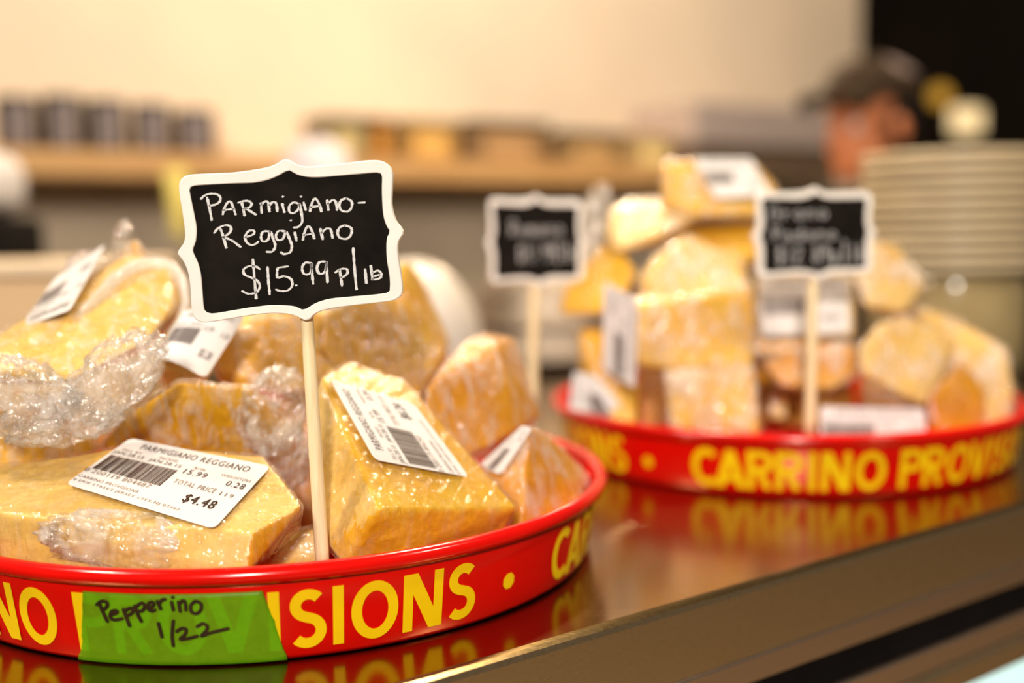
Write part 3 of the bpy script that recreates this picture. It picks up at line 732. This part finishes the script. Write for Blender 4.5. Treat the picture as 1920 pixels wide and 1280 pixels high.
bm = bmesh.new(); tube(bm, spline([P(*q) for q in ((120, 640, .523), (170, 575, .535), (215, 525, .55), (262, 497, .563), (310, 496, .566), (342, 530, .56), (345, 580, .548), (322, 625, .538))]), .0034, 10, .55)
part('film_roll', bm, film_mat('cling_film_rolled', .45, .85, 60, .6, 200), k, True)['label'] = 'rolled rope of film'
bunch(k, P(228, 462, .602), (.005, .004, .013), 8, (.2, .25, 0), .4, 1, None, 4)
bunch(k, P(165, 520, .60), (.012, .006, .014), 18, (.2, .5, 0), .4, 1, None, 4)
f9b = [(238, 452, .63), (258, 448, .635), (285, 500, .63), (250, 560, .62), (210, 520, .63), (300, 600, .66), (200, 600, .66)]
cheese(f9b, 'yellow tip rising behind the top left slab', 1, CH_GOLD, (0, 0, 1), 29, .0005, .002)
f10 = [(-120, 775, .52), (-40, 765, .52), (60, 775, .52), (165, 805, .527), (188, 838, .530), (168, 895, .525), (0, 895, .515), (-120, 895, .515), (100, 880, .57), (-100, 880, .57), (80, 770, .56)]
k = cheese(f10, 'amber piece low at the far left under bunched film', 2, CH_GOLD, (1, 0, .2), 10, .0011, .0016)
bunch(k, P(20, 742, .474), (.026, .011, .016), 11, (0, .2, .1), .4)
bunch(k, P(215, 705, .480), (.024, .009, .013), 12, (0, -.65, .1), .4)
bunch(k, P(110, 788, .478), (.024, .010, .010), 13, (0, -.1, .1), .4)
f11 = [(470, 1062, .455), (520, 1010, .463), (590, 985, .465), (610, 1040, .462), (600, 1090, .462), (500, 1100, .46), (560, 1000, .52), (620, 1010, .52), (590, 1100, .52)]
cheese(f11, 'low piece wedged in the shade behind the foot of the wooden stick', 1, CH_PALE, (1, 0, 0), 14, .0006, .0018)
f12 = [(520, 747, .573), (600, 735, .578), (640, 980, .56), (525, 1010, .55), (550, 765, .61), (640, 760, .61), (650, 1000, .61), (530, 1000, .60)]
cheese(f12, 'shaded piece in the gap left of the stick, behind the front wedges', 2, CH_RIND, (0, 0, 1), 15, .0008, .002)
f13 = [(720, 745, .60), (830, 740, .61), (880, 830, .60), (760, 900, .59), (700, 850, .60), (740, 760, .67), (900, 800, .68), (780, 900, .67)]
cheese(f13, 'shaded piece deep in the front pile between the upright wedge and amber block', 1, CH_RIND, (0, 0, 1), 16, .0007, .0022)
f14 = [(150, 800, .595), (260, 800, .60), (260, 890, .59), (150, 890, .585), (170, 800, .64), (250, 800, .64), (250, 880, .64), (170, 880, .64)]
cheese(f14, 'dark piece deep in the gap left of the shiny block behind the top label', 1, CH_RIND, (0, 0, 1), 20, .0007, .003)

# back tray ---------------------------------------------------------
GB = 'wrapped cheese on the farther tray'
FILM4 = film_mat('cling_film_milky', .08, .82, 60, .9, 180, (1, 1, .5))
def cb(pix, label, film=1, mtl=None, seed=1, extra=()): return cheese(pix, label, film + (film > 1), mtl, (.3, .2, 1), seed, .0012, .0019, 'cheese_wedge', extra, .0016, GB)
b1 = [(1242, 303, .86), (1290, 300, .87), (1412, 300, .88), (1458, 352, .87), (1440, 405, .85), (1300, 408, .83), (1240, 385, .84), (1440, 402, .92), (1260, 392, .93)]
k = cb(b1, 'topmost block of the farther pile, label on its slanted face', 2, CH_GOLD, 31)
price_label(k, on_face(((1290, 300, .87), (1412, 300, .88), (1300, 408, .83)), ((1298, 303), (1405, 303), (1442, 372), (1338, 378))), LAB_G, False, lift=.003)
b2 = [(1142, 392, .84), (1175, 372, .86), (1300, 368, .87), (1325, 400, .84), (1230, 457, .825), (1155, 475, .80), (1135, 440, .82), (1250, 452, .845), (1150, 460, .86)]
k = cb(b2, 'white-filmed block at the upper left of the farther pile', 3, CH_PALE, 32)
b3 = [(1258, 424, .865), (1310, 414, .875), (1420, 414, .875), (1425, 470, .85), (1400, 500, .84), (1290, 480, .84), (1250, 450, .85), (1420, 500, .92), (1290, 480, .92)]
cb(b3, 'bright yellow block under the topmost labelled one in the farther pile', 1, CH_GOLD, 33)
b4 = [(1198, 520, .77), (1225, 480, .79), (1290, 438, .80), (1395, 485, .80), (1412, 545, .78), (1345, 572, .77), (1205, 568, .77), (1380, 545, .835), (1230, 545, .835)]
cb(b4, 'hazy pale block in the middle of the farther pile', 3, CH_PALE, 34)
b5 = [(1046, 578, .79), (1060, 540, .80), (1105, 495, .81), (1150, 435, .83), (1195, 510, .80), (1170, 560, .78), (1120, 592, .77), (1060, 592, .78), (1180, 560, .87), (1080, 570, .87)]
k = cb(b5, 'golden wedge jutting out at the left of the farther pile', 1, CH_GOLD, 35)
bunch(k, P(1108, 440, .83), (.012, .01, .035), 36, (0, .25, 0), .35)
b6 = [(1140, 560, .745), (1200, 575, .735), (1330, 560, .745), (1410, 535, .76), (1418, 600, .75), (1410, 690, .735), (1250, 695, .73), (1200, 690, .73), (1140, 650, .74), (1400, 680, .80), (1200, 670, .79)]
k = cb(b6, 'wide golden block with a label wrapped on its left end', 2, CH_GOLD, 37)
price_label(k, on_face(((1140, 535, .750), (1203, 565, .725), (1140, 690, .742)), ((1196, 728), (1202, 562), (1138, 528), (1136, 690))), LAB_G, False, lift=.001)
b7 = [(1062, 625, .785), (1095, 608, .795), (1140, 615, .785), (1200, 720, .76), (1195, 800, .735), (1150, 800, .74), (1075, 780, .765), (1060, 700, .78), (1190, 790, .80), (1100, 760, .84)]
k = cb(b7, 'upright wedge at the left rim of the farther tray, label near its foot', 1, CH_GOLD, 38)
price_label(k, on_face(((1062, 625, .783), (1200, 720, .757), (1075, 780, .763)), ((1072, 770), (1080, 700), (1120, 708), (1192, 790))), LAB_G, False, lift=.002)
b8 = [(1238, 700, .705), (1270, 690, .72), (1412, 688, .72), (1426, 815, .70), (1240, 815, .695), (1410, 700, .80), (1250, 700, .80), (1420, 800, .78)]
cb(b8, 'hazy squarish block at the front rim of the farther tray', 3, CH_GOLD, 39)
b9 = [(1415, 520, .78), (1500, 500, .79), (1600, 515, .79), (1600, 635, .77), (1420, 640, .765), (1590, 600, .86), (1430, 600, .86)]
k = cb(b9, 'block behind the Grana Padano sign, its label showing either side of the stick', 2, CH_PALE, 40)
price_label(k, on_face(((1415, 520, .775), (1600, 515, .785), (1420, 640, .76)), ((1422, 520), (1588, 520), (1592, 622), (1428, 630))), LAB_G, False, lift=.002)
b10 = [(1425, 680, .745), (1500, 650, .75), (1600, 640, .76), (1612, 700, .75), (1560, 735, .74), (1470, 730, .735), (1590, 690, .80), (1440, 685, .79)]
cb(b10, 'amber block lying low behind the stick of the Grana Padano sign', 2, CH_RIND, 41)
b11 = [(1545, 775, .715), (1730, 770, .73), (1740, 830, .725), (1540, 830, .705), (1720, 800, .80), (1560, 800, .80)]
k = cb(b11, 'low piece at the front rim of the farther tray with a white label facing forward', 1, CH_PALE, 42)
price_label(k, on_face(((1545, 775, .710), (1730, 770, .723), (1540, 830, .700)), ((1537, 762), (1732, 766), (1740, 850), (1540, 850))), LAB_G, False, lift=.003)
b12 = [(1600, 500, .80), (1640, 455, .81), (1682, 458, .82), (1738, 530, .81), (1695, 588, .79), (1620, 575, .785), (1700, 590, .88), (1620, 540, .88)]
k = cb(b12, 'film-covered block right of the Grana Padano sign board', 3, CH_PALE, 43)
b13 = [(1606, 650, .745), (1650, 605, .76), (1700, 590, .77), (1792, 640, .77), (1760, 720, .75), (1735, 765, .74), (1690, 745, .735), (1610, 700, .74), (1780, 690, .81), (1650, 660, .80)]
cb(b13, 'pale tilted block at the right of the farther pile, lower edge shining', 2, CH_PALE, 44)
b14 = [(1710, 570, .84), (1790, 595, .84), (1890, 655, .80), (1908, 735, .785), (1897, 790, .78), (1835, 805, .775), (1810, 640, .81), (1720, 620, .83), (1850, 760, .87)]
cb(b14, 'film-wrapped wedge at the far right rim of the farther tray', 3, CH_PALE, 45)
b15 = [(1738, 740, .735), (1800, 668, .765), (1848, 725, .76), (1848, 812, .745), (1800, 825, .735), (1745, 820, .73), (1830, 790, .77), (1770, 790, .77)]
cb(b15, 'amber wedge near the right rim of the farther tray', 1, CH_RIND, 46)
b16 = [(1440, 725, .78), (1475, 720, .78), (1480, 790, .775), (1440, 790, .775), (1470, 760, .82), (1440, 740, .82)]
cb(b16, 'small shaded piece left of the Grana Padano stick near the tray floor', 1, CH_PALE, 47)
b17 = [(1190, 660, .85), (1590, 660, .86), (1605, 790, .83), (1200, 800, .80), (1300, 640, .93), (1560, 640, .94), (1580, 740, .95), (1260, 740, .94), (1540, 800, .80), (1330, 800, .80)]
cb(b17, 'dark shaded piece showing through the gaps at the foot of the farther pile', 1, CH_RIND, 48)

b19 = [(1610, 702, .845), (1735, 725, .835), (1750, 800, .815), (1612, 800, .82), (1730, 740, .87), (1625, 710, .88)]
cb(b19, 'shaded amber piece in the gap above the forward-facing white label', 1, CH_RIND, 49)

# ------------------------------------------------------------------ things behind the trays
# stack of plates on a round pot
PX, PYD = 1778, 1.27
pc = P(PX, 500, PYD); PR = .099
ztop = P(PX, 290, PYD).z; zbot = P(PX, 512, PYD).z
POTM = plain('glazed_pot', (.36, .27, .13), .12, 0, .5, 20, .15)
PLATEM = plain('cream_stoneware', (.58, .46, .29), .35, 0, .5, 30, .06)
pot = thing('round_pot', (pc.x, pc.y, 0), 'glazed brown round pot holding up the stack of plates', 'pot')
bm = bmesh.new(); lathe(bm, [(0, 0), (.078, 0), (.083, .006), (.086, .05), (.0865, zbot - .02), (.084, zbot - .012), (.084, zbot - .004), (.081, zbot), (0, zbot)], (0, 0, 0), 72)
link('pot_body', mesh_from(bm, 'pot_body'), POTM, pot, True)
NP = 11; stp = (ztop - zbot) / NP
bm = bmesh.new(); lathe(bm, [(0, .0002), (.058, .0002), (.062, .003), (.085, .0040), (PR - .001, .0042), (PR, .0054), (PR, .0118), (PR - .0012, .0130), (.086, .0115), (.064, .0068), (.058, .0060), (0, .0060)], (0, 0, 0), 72)
pme = mesh_from(bm, 'plate')
ordn = ['bottom', 'second lowest', 'third lowest', 'fourth lowest', 'fifth lowest', 'middle', 'fifth from top', 'fourth from top', 'third from top', 'second from top', 'topmost']
for i in range(NP):
    o = link('plate', pme, PLATEM, None, True)
    o.location = (pc.x + random.uniform(-.0012, .0012), pc.y + random.uniform(-.0012, .0012), zbot + stp * i)
    tag(o, f'cream stoneware plate, {ordn[i]} of the tall stack at the right', 'plate', 'cream plates in the stack')
# white domed canister
WC = plain('white_porcelain', (.66, .60, .55), .3, 0, .5, 20, .03)
q = P(772, 486, 1.16); R_ = P(908, 640, 1.16).x - q.x
can = thing('porcelain_dome', (q.x, q.y, 0), 'white rounded porcelain dome standing behind the front cheese pile', 'dish')
bm = bmesh.new(); prof = [(0, 0), (R_, 0), (R_ * 1.02, .012)] + [(R_ * 1.01 * math.cos(a), .02 + (q.z - .02) * math.sin(a) ** .85) for a in [math.radians(3 + 8.5 * i) for i in range(10)]] + [(0, q.z)]
lathe(bm, prof, (0, 0, 0), 64); link('dome', mesh_from(bm, 'dome'), WC, can, True)
# steel bowls
SB = metal('bowl_steel', (.36, .29, .23), .52, (1, 1, 1), .02)
q = P(1035, 690, 1.42)
for i, (zz, rr, hh, lab) in enumerate(((.0, .105, .062, 'lower of two upturned steel bowls behind the small left sign'), (.042, .098, .075, 'upper of two upturned steel bowls behind the small left sign'))):
    bw = link('steel_bowl', mesh_from((lambda b_: (lathe(b_, [(rr - .004, .001), (rr + .003, 0), (rr + .004, .003), (rr, .006), (rr * .97, hh * .4), (rr * .86, hh * .75), (rr * .6, hh), (0, hh), (0, hh - .002), (rr * .58, hh - .002), (rr * .84, hh * .73), (rr * .95, hh * .38), (rr - .004, .001)], (0, 0, 0), 64), b_)[1])(bmesh.new()), 'steel_bowl'), SB, None, True)
    bw.location = (q.x, q.y, .012 + zz); tag(bw, lab, 'bowl', 'upturned steel bowls')
bm = bmesh.new(); lathe(bm, [(0, 0), (.10, 0), (.104, .004), (.104, .009), (.10, .012), (0, .012)], (0, 0, 0), 48)
mt = link('round_mat', mesh_from(bm, 'round_mat'), BLACKP, None); mt.location = (q.x, q.y, 0); tag(mt, 'black round mat under the steel bowls', 'mat')
# tan box on the left
bx = thing('storage_box', P(60, 560, 1.0).xy.to_3d(), 'plain tan lidded box behind the front pile at the far left', 'box')
zb_ = P(80, 492, 1.0).z
x1 = P(195, 492, 1.0).x
bm = bmesh.new(); frame_box(bm, Vector((-.75, 1.0, 0)), Vector((x1 + .75, .03, 0)), Vector((-.02, .22, 0)), Vector((0, 0, zb_ - .014)), .003); bmesh.ops.recalc_face_normals(bm, faces=bm.faces)
TAN = plain('tan_card', (.62, .42, .24), .6, 0, .3, 10, .05); part('box_body', bm, TAN, bx)
bm = bmesh.new(); frame_box(bm, Vector((-.755, .995, zb_ - .0135)), Vector((x1 + .764, .03, 0)), Vector((-.02, .23, 0)), Vector((0, 0, .0135)), .004); bmesh.ops.recalc_face_normals(bm, faces=bm.faces)
part('box_lid', bm, plain('pale_card', (.74, .57, .40), .6, 0, .3, 10, .05), bx)
# white and black appliance at the left edge
ya = 1.50; zt_ = P(30, 272, ya).z; zm_ = P(30, 404, ya).z; xr = P(58, 350, ya + .14).x; xb = P(84, 450, ya + .16).x
ap = thing('coffee_grinder', (xr - .08, ya + .08, 0), 'white topped machine with a black body at the left edge behind the tan box', 'appliance')
bm = bmesh.new(); frame_box(bm, Vector((xr - .22, ya, zm_)), Vector((.22, 0, 0)), Vector((0, .15, 0)), Vector((0, 0, zt_ - zm_)), .035, 5); bmesh.ops.recalc_face_normals(bm, faces=bm.faces)
part('white_housing', bm, plain('white_plastic', (.70, .67, .71), .35), ap, True)
bm = bmesh.new(); frame_box(bm, Vector((xb - .25, ya - .01, 0)), Vector((.25, 0, 0)), Vector((0, .18, 0)), Vector((0, 0, zm_)), .014, 4); bmesh.ops.recalc_face_normals(bm, faces=bm.faces)
part('black_body', bm, BLACKP, ap, True)

# on the wall shelf: five tins with pale labels, then boxes
TIN = plain('dark_tin', (.03, .016, .008), .35, .3, .5, 20, .2); TINL = plain('lilac_grey_label', (.22, .18, .18), .55, 0, .3, 40, .1)
tins = [(36, 183, 82), (122, 180, 80), (204, 188, 78), (288, 196, 76), (368, 208, 78)]
words5 = ['first', 'second', 'third', 'fourth', 'last']
for i, (px, pt, wpx) in enumerate(tins):
    o_ = SO - .07; b0 = PO(px, 282, o_); b0.z = zsh; tz = PO(px, pt, o_).z - zsh; dist = b0.y
    rr = wpx * .47 / FPX * dist
    t = thing('shelf_tin', b0, f'dark round tin with a pale label, {words5[i]} from the left on the wall shelf', 'tin', 'dark tins on the wall shelf')
    bm = bmesh.new(); lathe(bm, [(0, 0), (rr * .97, 0), (rr, .003), (rr, tz - .012), (rr * .96, tz - .010), (rr * .96, tz - .002), (rr * .92, tz), (0, tz)], (0, 0, 0), 40)
    link('tin_body', mesh_from(bm, 'tin_body'), TIN, t, True)
    bm = bmesh.new(); nn = 14; a0 = math.atan2(-b0.y, -b0.x) - .55; A = []
    for j in range(nn + 1):
        a = a0 + 1.15 * j / nn; A.append((bm.verts.new(((rr + .0008) * math.cos(a), (rr + .0008) * math.sin(a), tz * .08)), bm.verts.new(((rr + .0008) * math.cos(a), (rr + .0008) * math.sin(a), tz * .86))))
    for (a, b), (c, d) in zip(A, A[1:]): bm.faces.new((a, c, d, b))
    link('paper_label', mesh_from(bm, 'paper_label'), TINL, t, True)
def shelf_item(name, px0, px1, ptop, cbody, clid, label, cat, lidf=.18, depth=.14, rough=.5):
    o_ = SO - .03; A = PO(px0, 320, o_).dot(TD); B = PO(px1, 320, o_).dot(TD); zt2 = PO((px0 + px1) / 2, ptop, o_).z
    t = thing(name, W((A + B) / 2, o_ - depth / 2, zsh), label, cat); hgt = zt2 - zsh
    bm = bmesh.new(); wbox(bm, A, B, o_, o_ - depth, zsh, zsh + hgt * (1 - lidf), .008, 3); part('body', bm, plain(name + '_body', cbody, rough), t)
    bm = bmesh.new(); wbox(bm, A - .004, B + .004, o_ + .004, o_ - depth - .004, zsh + hgt * (1 - lidf), zt2, .004); part('lid', bm, plain(name + '_lid', clid, .5), t)
    bm = bmesh.new(); wbox(bm, A + (B - A) * .18, B - (B - A) * .2, o_ + .0015, o_ - .001, zsh + hgt * .15, zsh + hgt * .6); part('paper_label', bm, plain(name + '_paper', tuple(min(1, c * 2.3) for c in cbody), .6), t)
    return t
shelf_item('spice_box', 618, 690, 216, (.26, .20, .09), (.14, .11, .05), 'olive grey box on the wall shelf above the sharp sign', 'box')
shelf_item('honey_box', 704, 730, 218, (.32, .14, .02), (.24, .10, .02), 'narrow amber box beside the olive box on the wall shelf', 'box')
shelf_item('biscuit_tin', 762, 860, 222, (.34, .19, .05), (.36, .24, .10), 'golden tan tin on the wall shelf between the two signs', 'tin')
shelf_item('tea_box', 884, 1030, 226, (.20, .115, .05), (.07, .035, .012), 'wide brown box with a dark lid on the wall shelf', 'box')
shelf_item('pasta_box', 1056, 1176, 246, (.22, .135, .055), (.05, .028, .01), 'brown box with a nearly black lid above the white-filmed cheese', 'box')
shelf_item('flour_tin', 1192, 1262, 254, (.48, .32, .14), (.50, .34, .12), 'small tan tin at the right end of the wall shelf', 'tin')
# yellow note
bm = bmesh.new(); nn = 8; A = []
q0, q1, q2, q3 = PO(306, 318, SO + .01), PO(350, 314, SO + .01), PO(352, 445, SO + .01), PO(322, 442, SO + .01)
for j in range(nn + 1):
    f = j / nn; b_ = ND * (.012 * math.sin(f * 2.6)); A.append([bm.verts.new(q0.lerp(q3, f) + b_), bm.verts.new(q1.lerp(q2, f) + b_), bm.verts.new(q1.lerp(q2, f) + b_ - ND * .0006), bm.verts.new(q0.lerp(q3, f) + b_ - ND * .0006)])
for a, b in zip(A, A[1:]):
    for i in range(4): bm.faces.new((a[i], a[(i + 1) % 4], b[(i + 1) % 4], b[i]))
nt_ = link('paper_note', mesh_from(bm, 'paper_note'), plain('yellow_paper', (.72, .58, .14), .6)); tag(nt_, 'yellow paper note hanging from the wall shelf beside the sharp sign', 'note')
# white paper sack on the bench
q = PO(592, 262, WO + .40); zt_ = q.z
bm = bmesh.new(); bmesh.ops.create_icosphere(bm, subdivisions=4, radius=1)
for v in bm.verts:
    p = v.co; k_ = 1 + .12 * mn.noise(p * 2.2) + .05 * mn.noise(p * 6)
    e = lambda c, n_: math.copysign(abs(c) ** n_, c)
    v.co = Vector((e(p.x, .75) * .095 * k_, e(p.y, .8) * .08 * k_, e(p.z, .8) * (zt_ + .06) / 2 * (1 + .04 * mn.noise(p * 3))))
mnz = min(v.co.z for v in bm.verts); bmesh.ops.translate(bm, vec=(0, 0, -mnz), verts=bm.verts)
sk = link('paper_sack', mesh_from(bm, 'paper_sack'), plain('white_paper', (.62, .58, .63), .6), None, True); sk.location = (q.x, q.y, -.06)
tag(sk, 'white paper sack on the bench just above the sharp sign', 'sack')
# grey steel hood on the wall at the right
hd = thing('steel_hood', PO(1410, 235, WO + .29), 'grey steel hood with a pale front left of the person in the cap', 'hood')
ho = WO + .29; A = max(PO(1290, 230, ho).dot(TD), PO(1262, 320, SO - .03).dot(TD) + .02); B = PO(1600, 230, ho).dot(TD); z0 = PO(1400, 272, ho).z; z1 = PO(1400, 196, ho).z
bm = bmesh.new(); wbox(bm, A, B, ho, WO + .012, z0, z1, .004); part('hood_front', bm, plain('pale_steel', (.52, .42, .38), .4, .2), hd)
bm = bmesh.new(); wbox(bm, A + .01, B - .01, ho - .02, WO + .012, z0 - .10, z0, .003); part('hood_base', bm, plain('shaded_steel', (.20, .13, .08), .5, .3), hd)  # shade under the hood painted in as a darker steel

# ------------------------------------------------------------------ person in a cap behind the plates
yp = 2.25
hc = P(1632, 235, yp)                       # head centre
face = Vector((-.88, -.47, 0)).normalized()   # looks left and a little this way
side = Vector((-face.y, face.x, 0)); UP = Vector((0, 0, 1))
def hp(f, s, u): return hc + face * f + side * s + UP * (u)
pm = bpy.data.meshes.new('pb'); vs, es, rd = [], [], []
def add(p, r, par=None):
    vs.append(p); rd.append(r)
    if par is not None: es.append((par, len(vs) - 1))
    return len(vs) - 1
body_c = hp(-.05, 0, 0)
def bp_(f, s, z): return Vector((body_c.x, body_c.y, 0)) + face * f + side * s + UP * z
hz = hc.z
pel = add(bp_(0, 0, hz - .72), .15)
sp = add(bp_(0, 0, hz - .52), .14, pel); chst = add(bp_(-.01, 0, hz - .32), .155, sp); nk0 = add(bp_(-.01, 0, hz - .19), .075, chst); nk1 = add(bp_(.02, 0, hz - .10), .058, nk0); add(bp_(.04, 0, hz - .03), .062, nk1)
for sg in (-1, 1):
    sh = add(bp_(-.01, .17 * sg, hz - .235), .066, chst); el = add(bp_(-.02, .235 * sg, hz - .52), .047, sh); wr = add(bp_(.10, .22 * sg, hz - .74), .031, el); pa = add(bp_(.15, .215 * sg, hz - .80), .034, wr)
    for kf, (ds, ln) in enumerate(((-.028, .07), (-.010, .085), (.010, .08), (.026, .065))):
        a = add(bp_(.185, .215 * sg + ds, hz - .83), .0115, pa); b_ = add(bp_(.19 + ln * .35, .215 * sg + ds, hz - .85 - ln * .5), .0095, a)
    th_ = add(bp_(.17, .215 * sg - .04 * sg, hz - .80), .012, pa); add(bp_(.195, .215 * sg - .055 * sg, hz - .835), .010, th_)
    hip = add(bp_(0, .095 * sg, hz - .80), .095, pel); kn = add(bp_(.02, .10 * sg, (hz - .80 + FL + .08) / 2 + .02), .060, hip); an = add(bp_(-.01, .10 * sg, FL + .09), .042, kn); ft = add(bp_(.02, .105 * sg, FL + .042), .042, an); add(bp_(.15, .115 * sg, FL + .032), .032, ft)
pm.from_pydata([tuple(v) for v in vs], es, [])
po = bpy.data.objects.new('pb', pm); col.objects.link(po)
sm_ = po.modifiers.new('skin', 'SKIN'); sm_.use_smooth_shade = True
for i, r in enumerate(rd):
    d_ = pm.skin_vertices[0].data[i]; d_.radius = (r, r); d_.use_root = (i == 0)
po.modifiers.new('sub', 'SUBSURF').levels = 1
body_me = eval_mesh(po); bpy.data.objects.remove(po)
bm = bmesh.new(); bm.from_mesh(body_me)
Rm = Matrix((face, side, UP)).transposed()
def blob(f, s, u, rx, ry, rz, tilt=0):
    r = bmesh.ops.create_icosphere(bm, subdivisions=3, radius=1)
    for v in r['verts']:
        p = Matrix.Rotation(tilt, 3, 'Y') @ Vector((v.co.x * rx, v.co.y * ry, v.co.z * rz)); v.co = hp(f, s, u) + Rm @ p
blob(-.005, 0, .035, .098, .076, .095); blob(.025, 0, -.045, .068, .060, .072); blob(.062, 0, -.095, .026, .028, .022)     # skull, jaw, chin
blob(.093, 0, -.012, .014, .011, .030, -.35); blob(.105, 0, -.030, .015, .013, .011)                                     # nose
blob(.082, 0, .020, .018, .050, .012)                                                                              # brow
blob(.082, .0, -.062, .014, .022, .008); blob(.080, 0, -.074, .013, .020, .008)                                          # lips
for sg in (-1, 1): blob(-.005, .078 * sg, -.012, .018, .008, .030, .2); blob(.066, .033 * sg, -.008, .020, .016, .012); 
me = mesh_from(bm, 'person'); po = bpy.data.objects.new('pb', me); col.objects.link(po)
rm_ = po.modifiers.new('r', 'REMESH'); rm_.mode = 'VOXEL'; rm_.voxel_size = .006
s_ = po.modifiers.new('s', 'SMOOTH'); s_.iterations = 3
me2 = eval_mesh(po); bpy.data.objects.remove(po)
bm = bmesh.new(); bm.from_mesh(me2); seen = set(); best = []       # keep the one connected body
for v0 in bm.verts:
    if v0 in seen: continue
    st, isl = [v0], []; seen.add(v0)
    while st:
        v = st.pop(); isl.append(v)
        for e in v.link_edges:
            o_ = e.other_vert(v)
            if o_ not in seen: seen.add(o_); st.append(o_)
    if len(isl) > len(best): best = isl
keep = set(best); bmesh.ops.delete(bm, geom=[v for v in bm.verts if v not in keep], context='VERTS'); bm.to_mesh(me2); bm.free()
SKIN = plain('ruddy_skin', (.66, .22, .09), .5, 0, .4, 12, .12)
pr = thing('person', (body_c.x, body_c.y, FL), 'person in a dark peaked cap turned to the left behind the plates', 'person')
for v in me2.vertices: v.co -= pr.location
bo = link('body', me2, SKIN, pr, True)
me2.materials.append(plain('dark_shirt', (.035, .03, .035), .8)); me2.materials.append(plain('dark_trousers', (.02, .02, .025), .8)); me2.materials.append(BLACKP)
for p in me2.polygons:
    c = p.center + pr.location; u = c.z - hz; lat = abs((c - body_c).dot(side))
    if c.z < FL + .085: p.material_index = 3
    elif u < -.735 and lat < .185: p.material_index = 2
    elif u < -.155 and not (lat > .19 and u < -.50): p.material_index = 1
# eyes
EYEM = plain('eye_white', (.75, .70, .66), .2); IRIS = plain('brown_iris', (.03, .015, .008), .2)
for sg in (-1, 1):
    bm = bmesh.new(); bmesh.ops.create_icosphere(bm, subdivisions=3, radius=.0125, matrix=Matrix.Translation(hp(.078, .033 * sg, -.006))); e_ = part('eye', bm, EYEM, pr, True)
    bm = bmesh.new(); bmesh.ops.create_icosphere(bm, subdivisions=2, radius=.006, matrix=Matrix.Translation(hp(.0862, .033 * sg, -.006))); link('iris', mesh_from(bm, 'iris', pr.location), IRIS, e_, True)
HAIR = plain('dark_hair', (.018, .011, .008), .7, 0, .3, 60, .4)
bm = bmesh.new(); bmesh.ops.create_icosphere(bm, subdivisions=4, radius=1)
for v in bm.verts:
    p = v.co * (1 + .04 * mn.noise(v.co * 7)); v.co = hp(-.024, 0, .022) + Rm @ Vector((p.x * .088, p.y * .085, p.z * .092))
part('hair', bm, HAIR, pr, True)
CAP = plain('dark_cap_cloth', (.030, .017, .008), .85, 0, .2, 60, .2); CAP_HL = plain('cap_highlight_grey', (.24, .18, .16), .85, 0, .2, 60, .15)
bm = bmesh.new(); nr, ns = 10, 40; R0 = []
for j in range(nr + 1):
    ph = j / nr * math.pi / 2; row = []
    for i in range(ns):
        a = 2 * math.pi * i / ns
        row.append(bm.verts.new(hp(-.010, 0, .045) + Rm @ Vector((math.cos(a) * .115 * math.cos(ph) ** .8 if j < nr else 0, math.sin(a) * .093 * math.cos(ph) ** .8 if j < nr else 0, .090 * math.sin(ph) + .012 * math.cos(a) * math.cos(ph)))))
    R0.append(row)
for a, b in zip(R0, R0[1:]):
    for i in range(ns): bm.faces.new((a[i], a[(i + 1) % ns], b[(i + 1) % ns], b[i]))
cp_ = part('cap', bm, CAP, pr, True); cp_.modifiers.new('t', 'SOLIDIFY').thickness = .003
cp_.data.materials.append(CAP_HL)
for p in cp_.data.polygons:
    c = p.center + pr.location - hp(-.010, 0, .045)
    if c.dot(face) < .02 and c.z > .050: p.material_index = 1  # upper back greyed, painting in the highlight on the crown
bm = bmesh.new(); A = []
for i in range(17):
    a = math.radians(-62 + 124 * i / 16); x, y_ = math.cos(a), math.sin(a)
    inn = Vector((x * .113, y_ * .091, .010 * x)); out_ = Vector((.095 + .088 * max(0, math.cos(a * 1.35)), y_ * .098, .004 - .016 * y_ * y_ * 2))
    A.append([bm.verts.new(hp(-.010, 0, .047) + Rm @ v) for v in (inn, inn.lerp(out_, .5) + Vector((0, 0, .004)), out_)])
for a, b in zip(A, A[1:]):
    for k_ in (0, 1): bm.faces.new((a[k_], b[k_], b[k_ + 1], a[k_ + 1]))
br = part('cap_brim', bm, CAP, pr, True); br.modifiers.new('t', 'SOLIDIFY').thickness = .003
bm = bmesh.new(); bmesh.ops.create_icosphere(bm, subdivisions=2, radius=.008, matrix=Matrix.Translation(hp(-.010, 0, .136))); link('cap_button', mesh_from(bm, 'cap_button', pr.location), CAP, cp_, True)

# ------------------------------------------------------------------ lamps in the dark room at the right
q = PO(1762, 180, WO - .55)
lm = thing('globe_lamp', q, 'amber glass globe lamp glowing on the dark wall at the right', 'lamp')
bm = bmesh.new(); bmesh.ops.create_icosphere(bm, subdivisions=4, radius=.05, matrix=Matrix.Translation(q)); part('glass_globe', bm, emit('amber_glow', (.65, .34, .04), .55), lm, True)
bm = bmesh.new(); e = q - ND * .149; tube(bm, [q - ND * .045, e], .012, 12); part('wall_bracket', bm, TIN, lm)
q = PO(1812, 226, WO - .45)
lm = thing('square_lamp', q, 'cream square shade lamp glowing on the dark wall beside the amber globe', 'lamp')
bm = bmesh.new(); c = W(q.dot(TD), q.dot(ND), q.z); wbox(bm, q.dot(TD) - .07, q.dot(TD) + .07, q.dot(ND) + .05, q.dot(ND) - .05, q.z - .06, q.z + .06, .012, 3); part('lamp_shade', bm, emit('cream_glow', (.95, .70, .36), .9), lm)
bm = bmesh.new(); tube(bm, [q - ND * .05, q - ND * .249], .012, 12); part('wall_bracket', bm, TIN, lm)
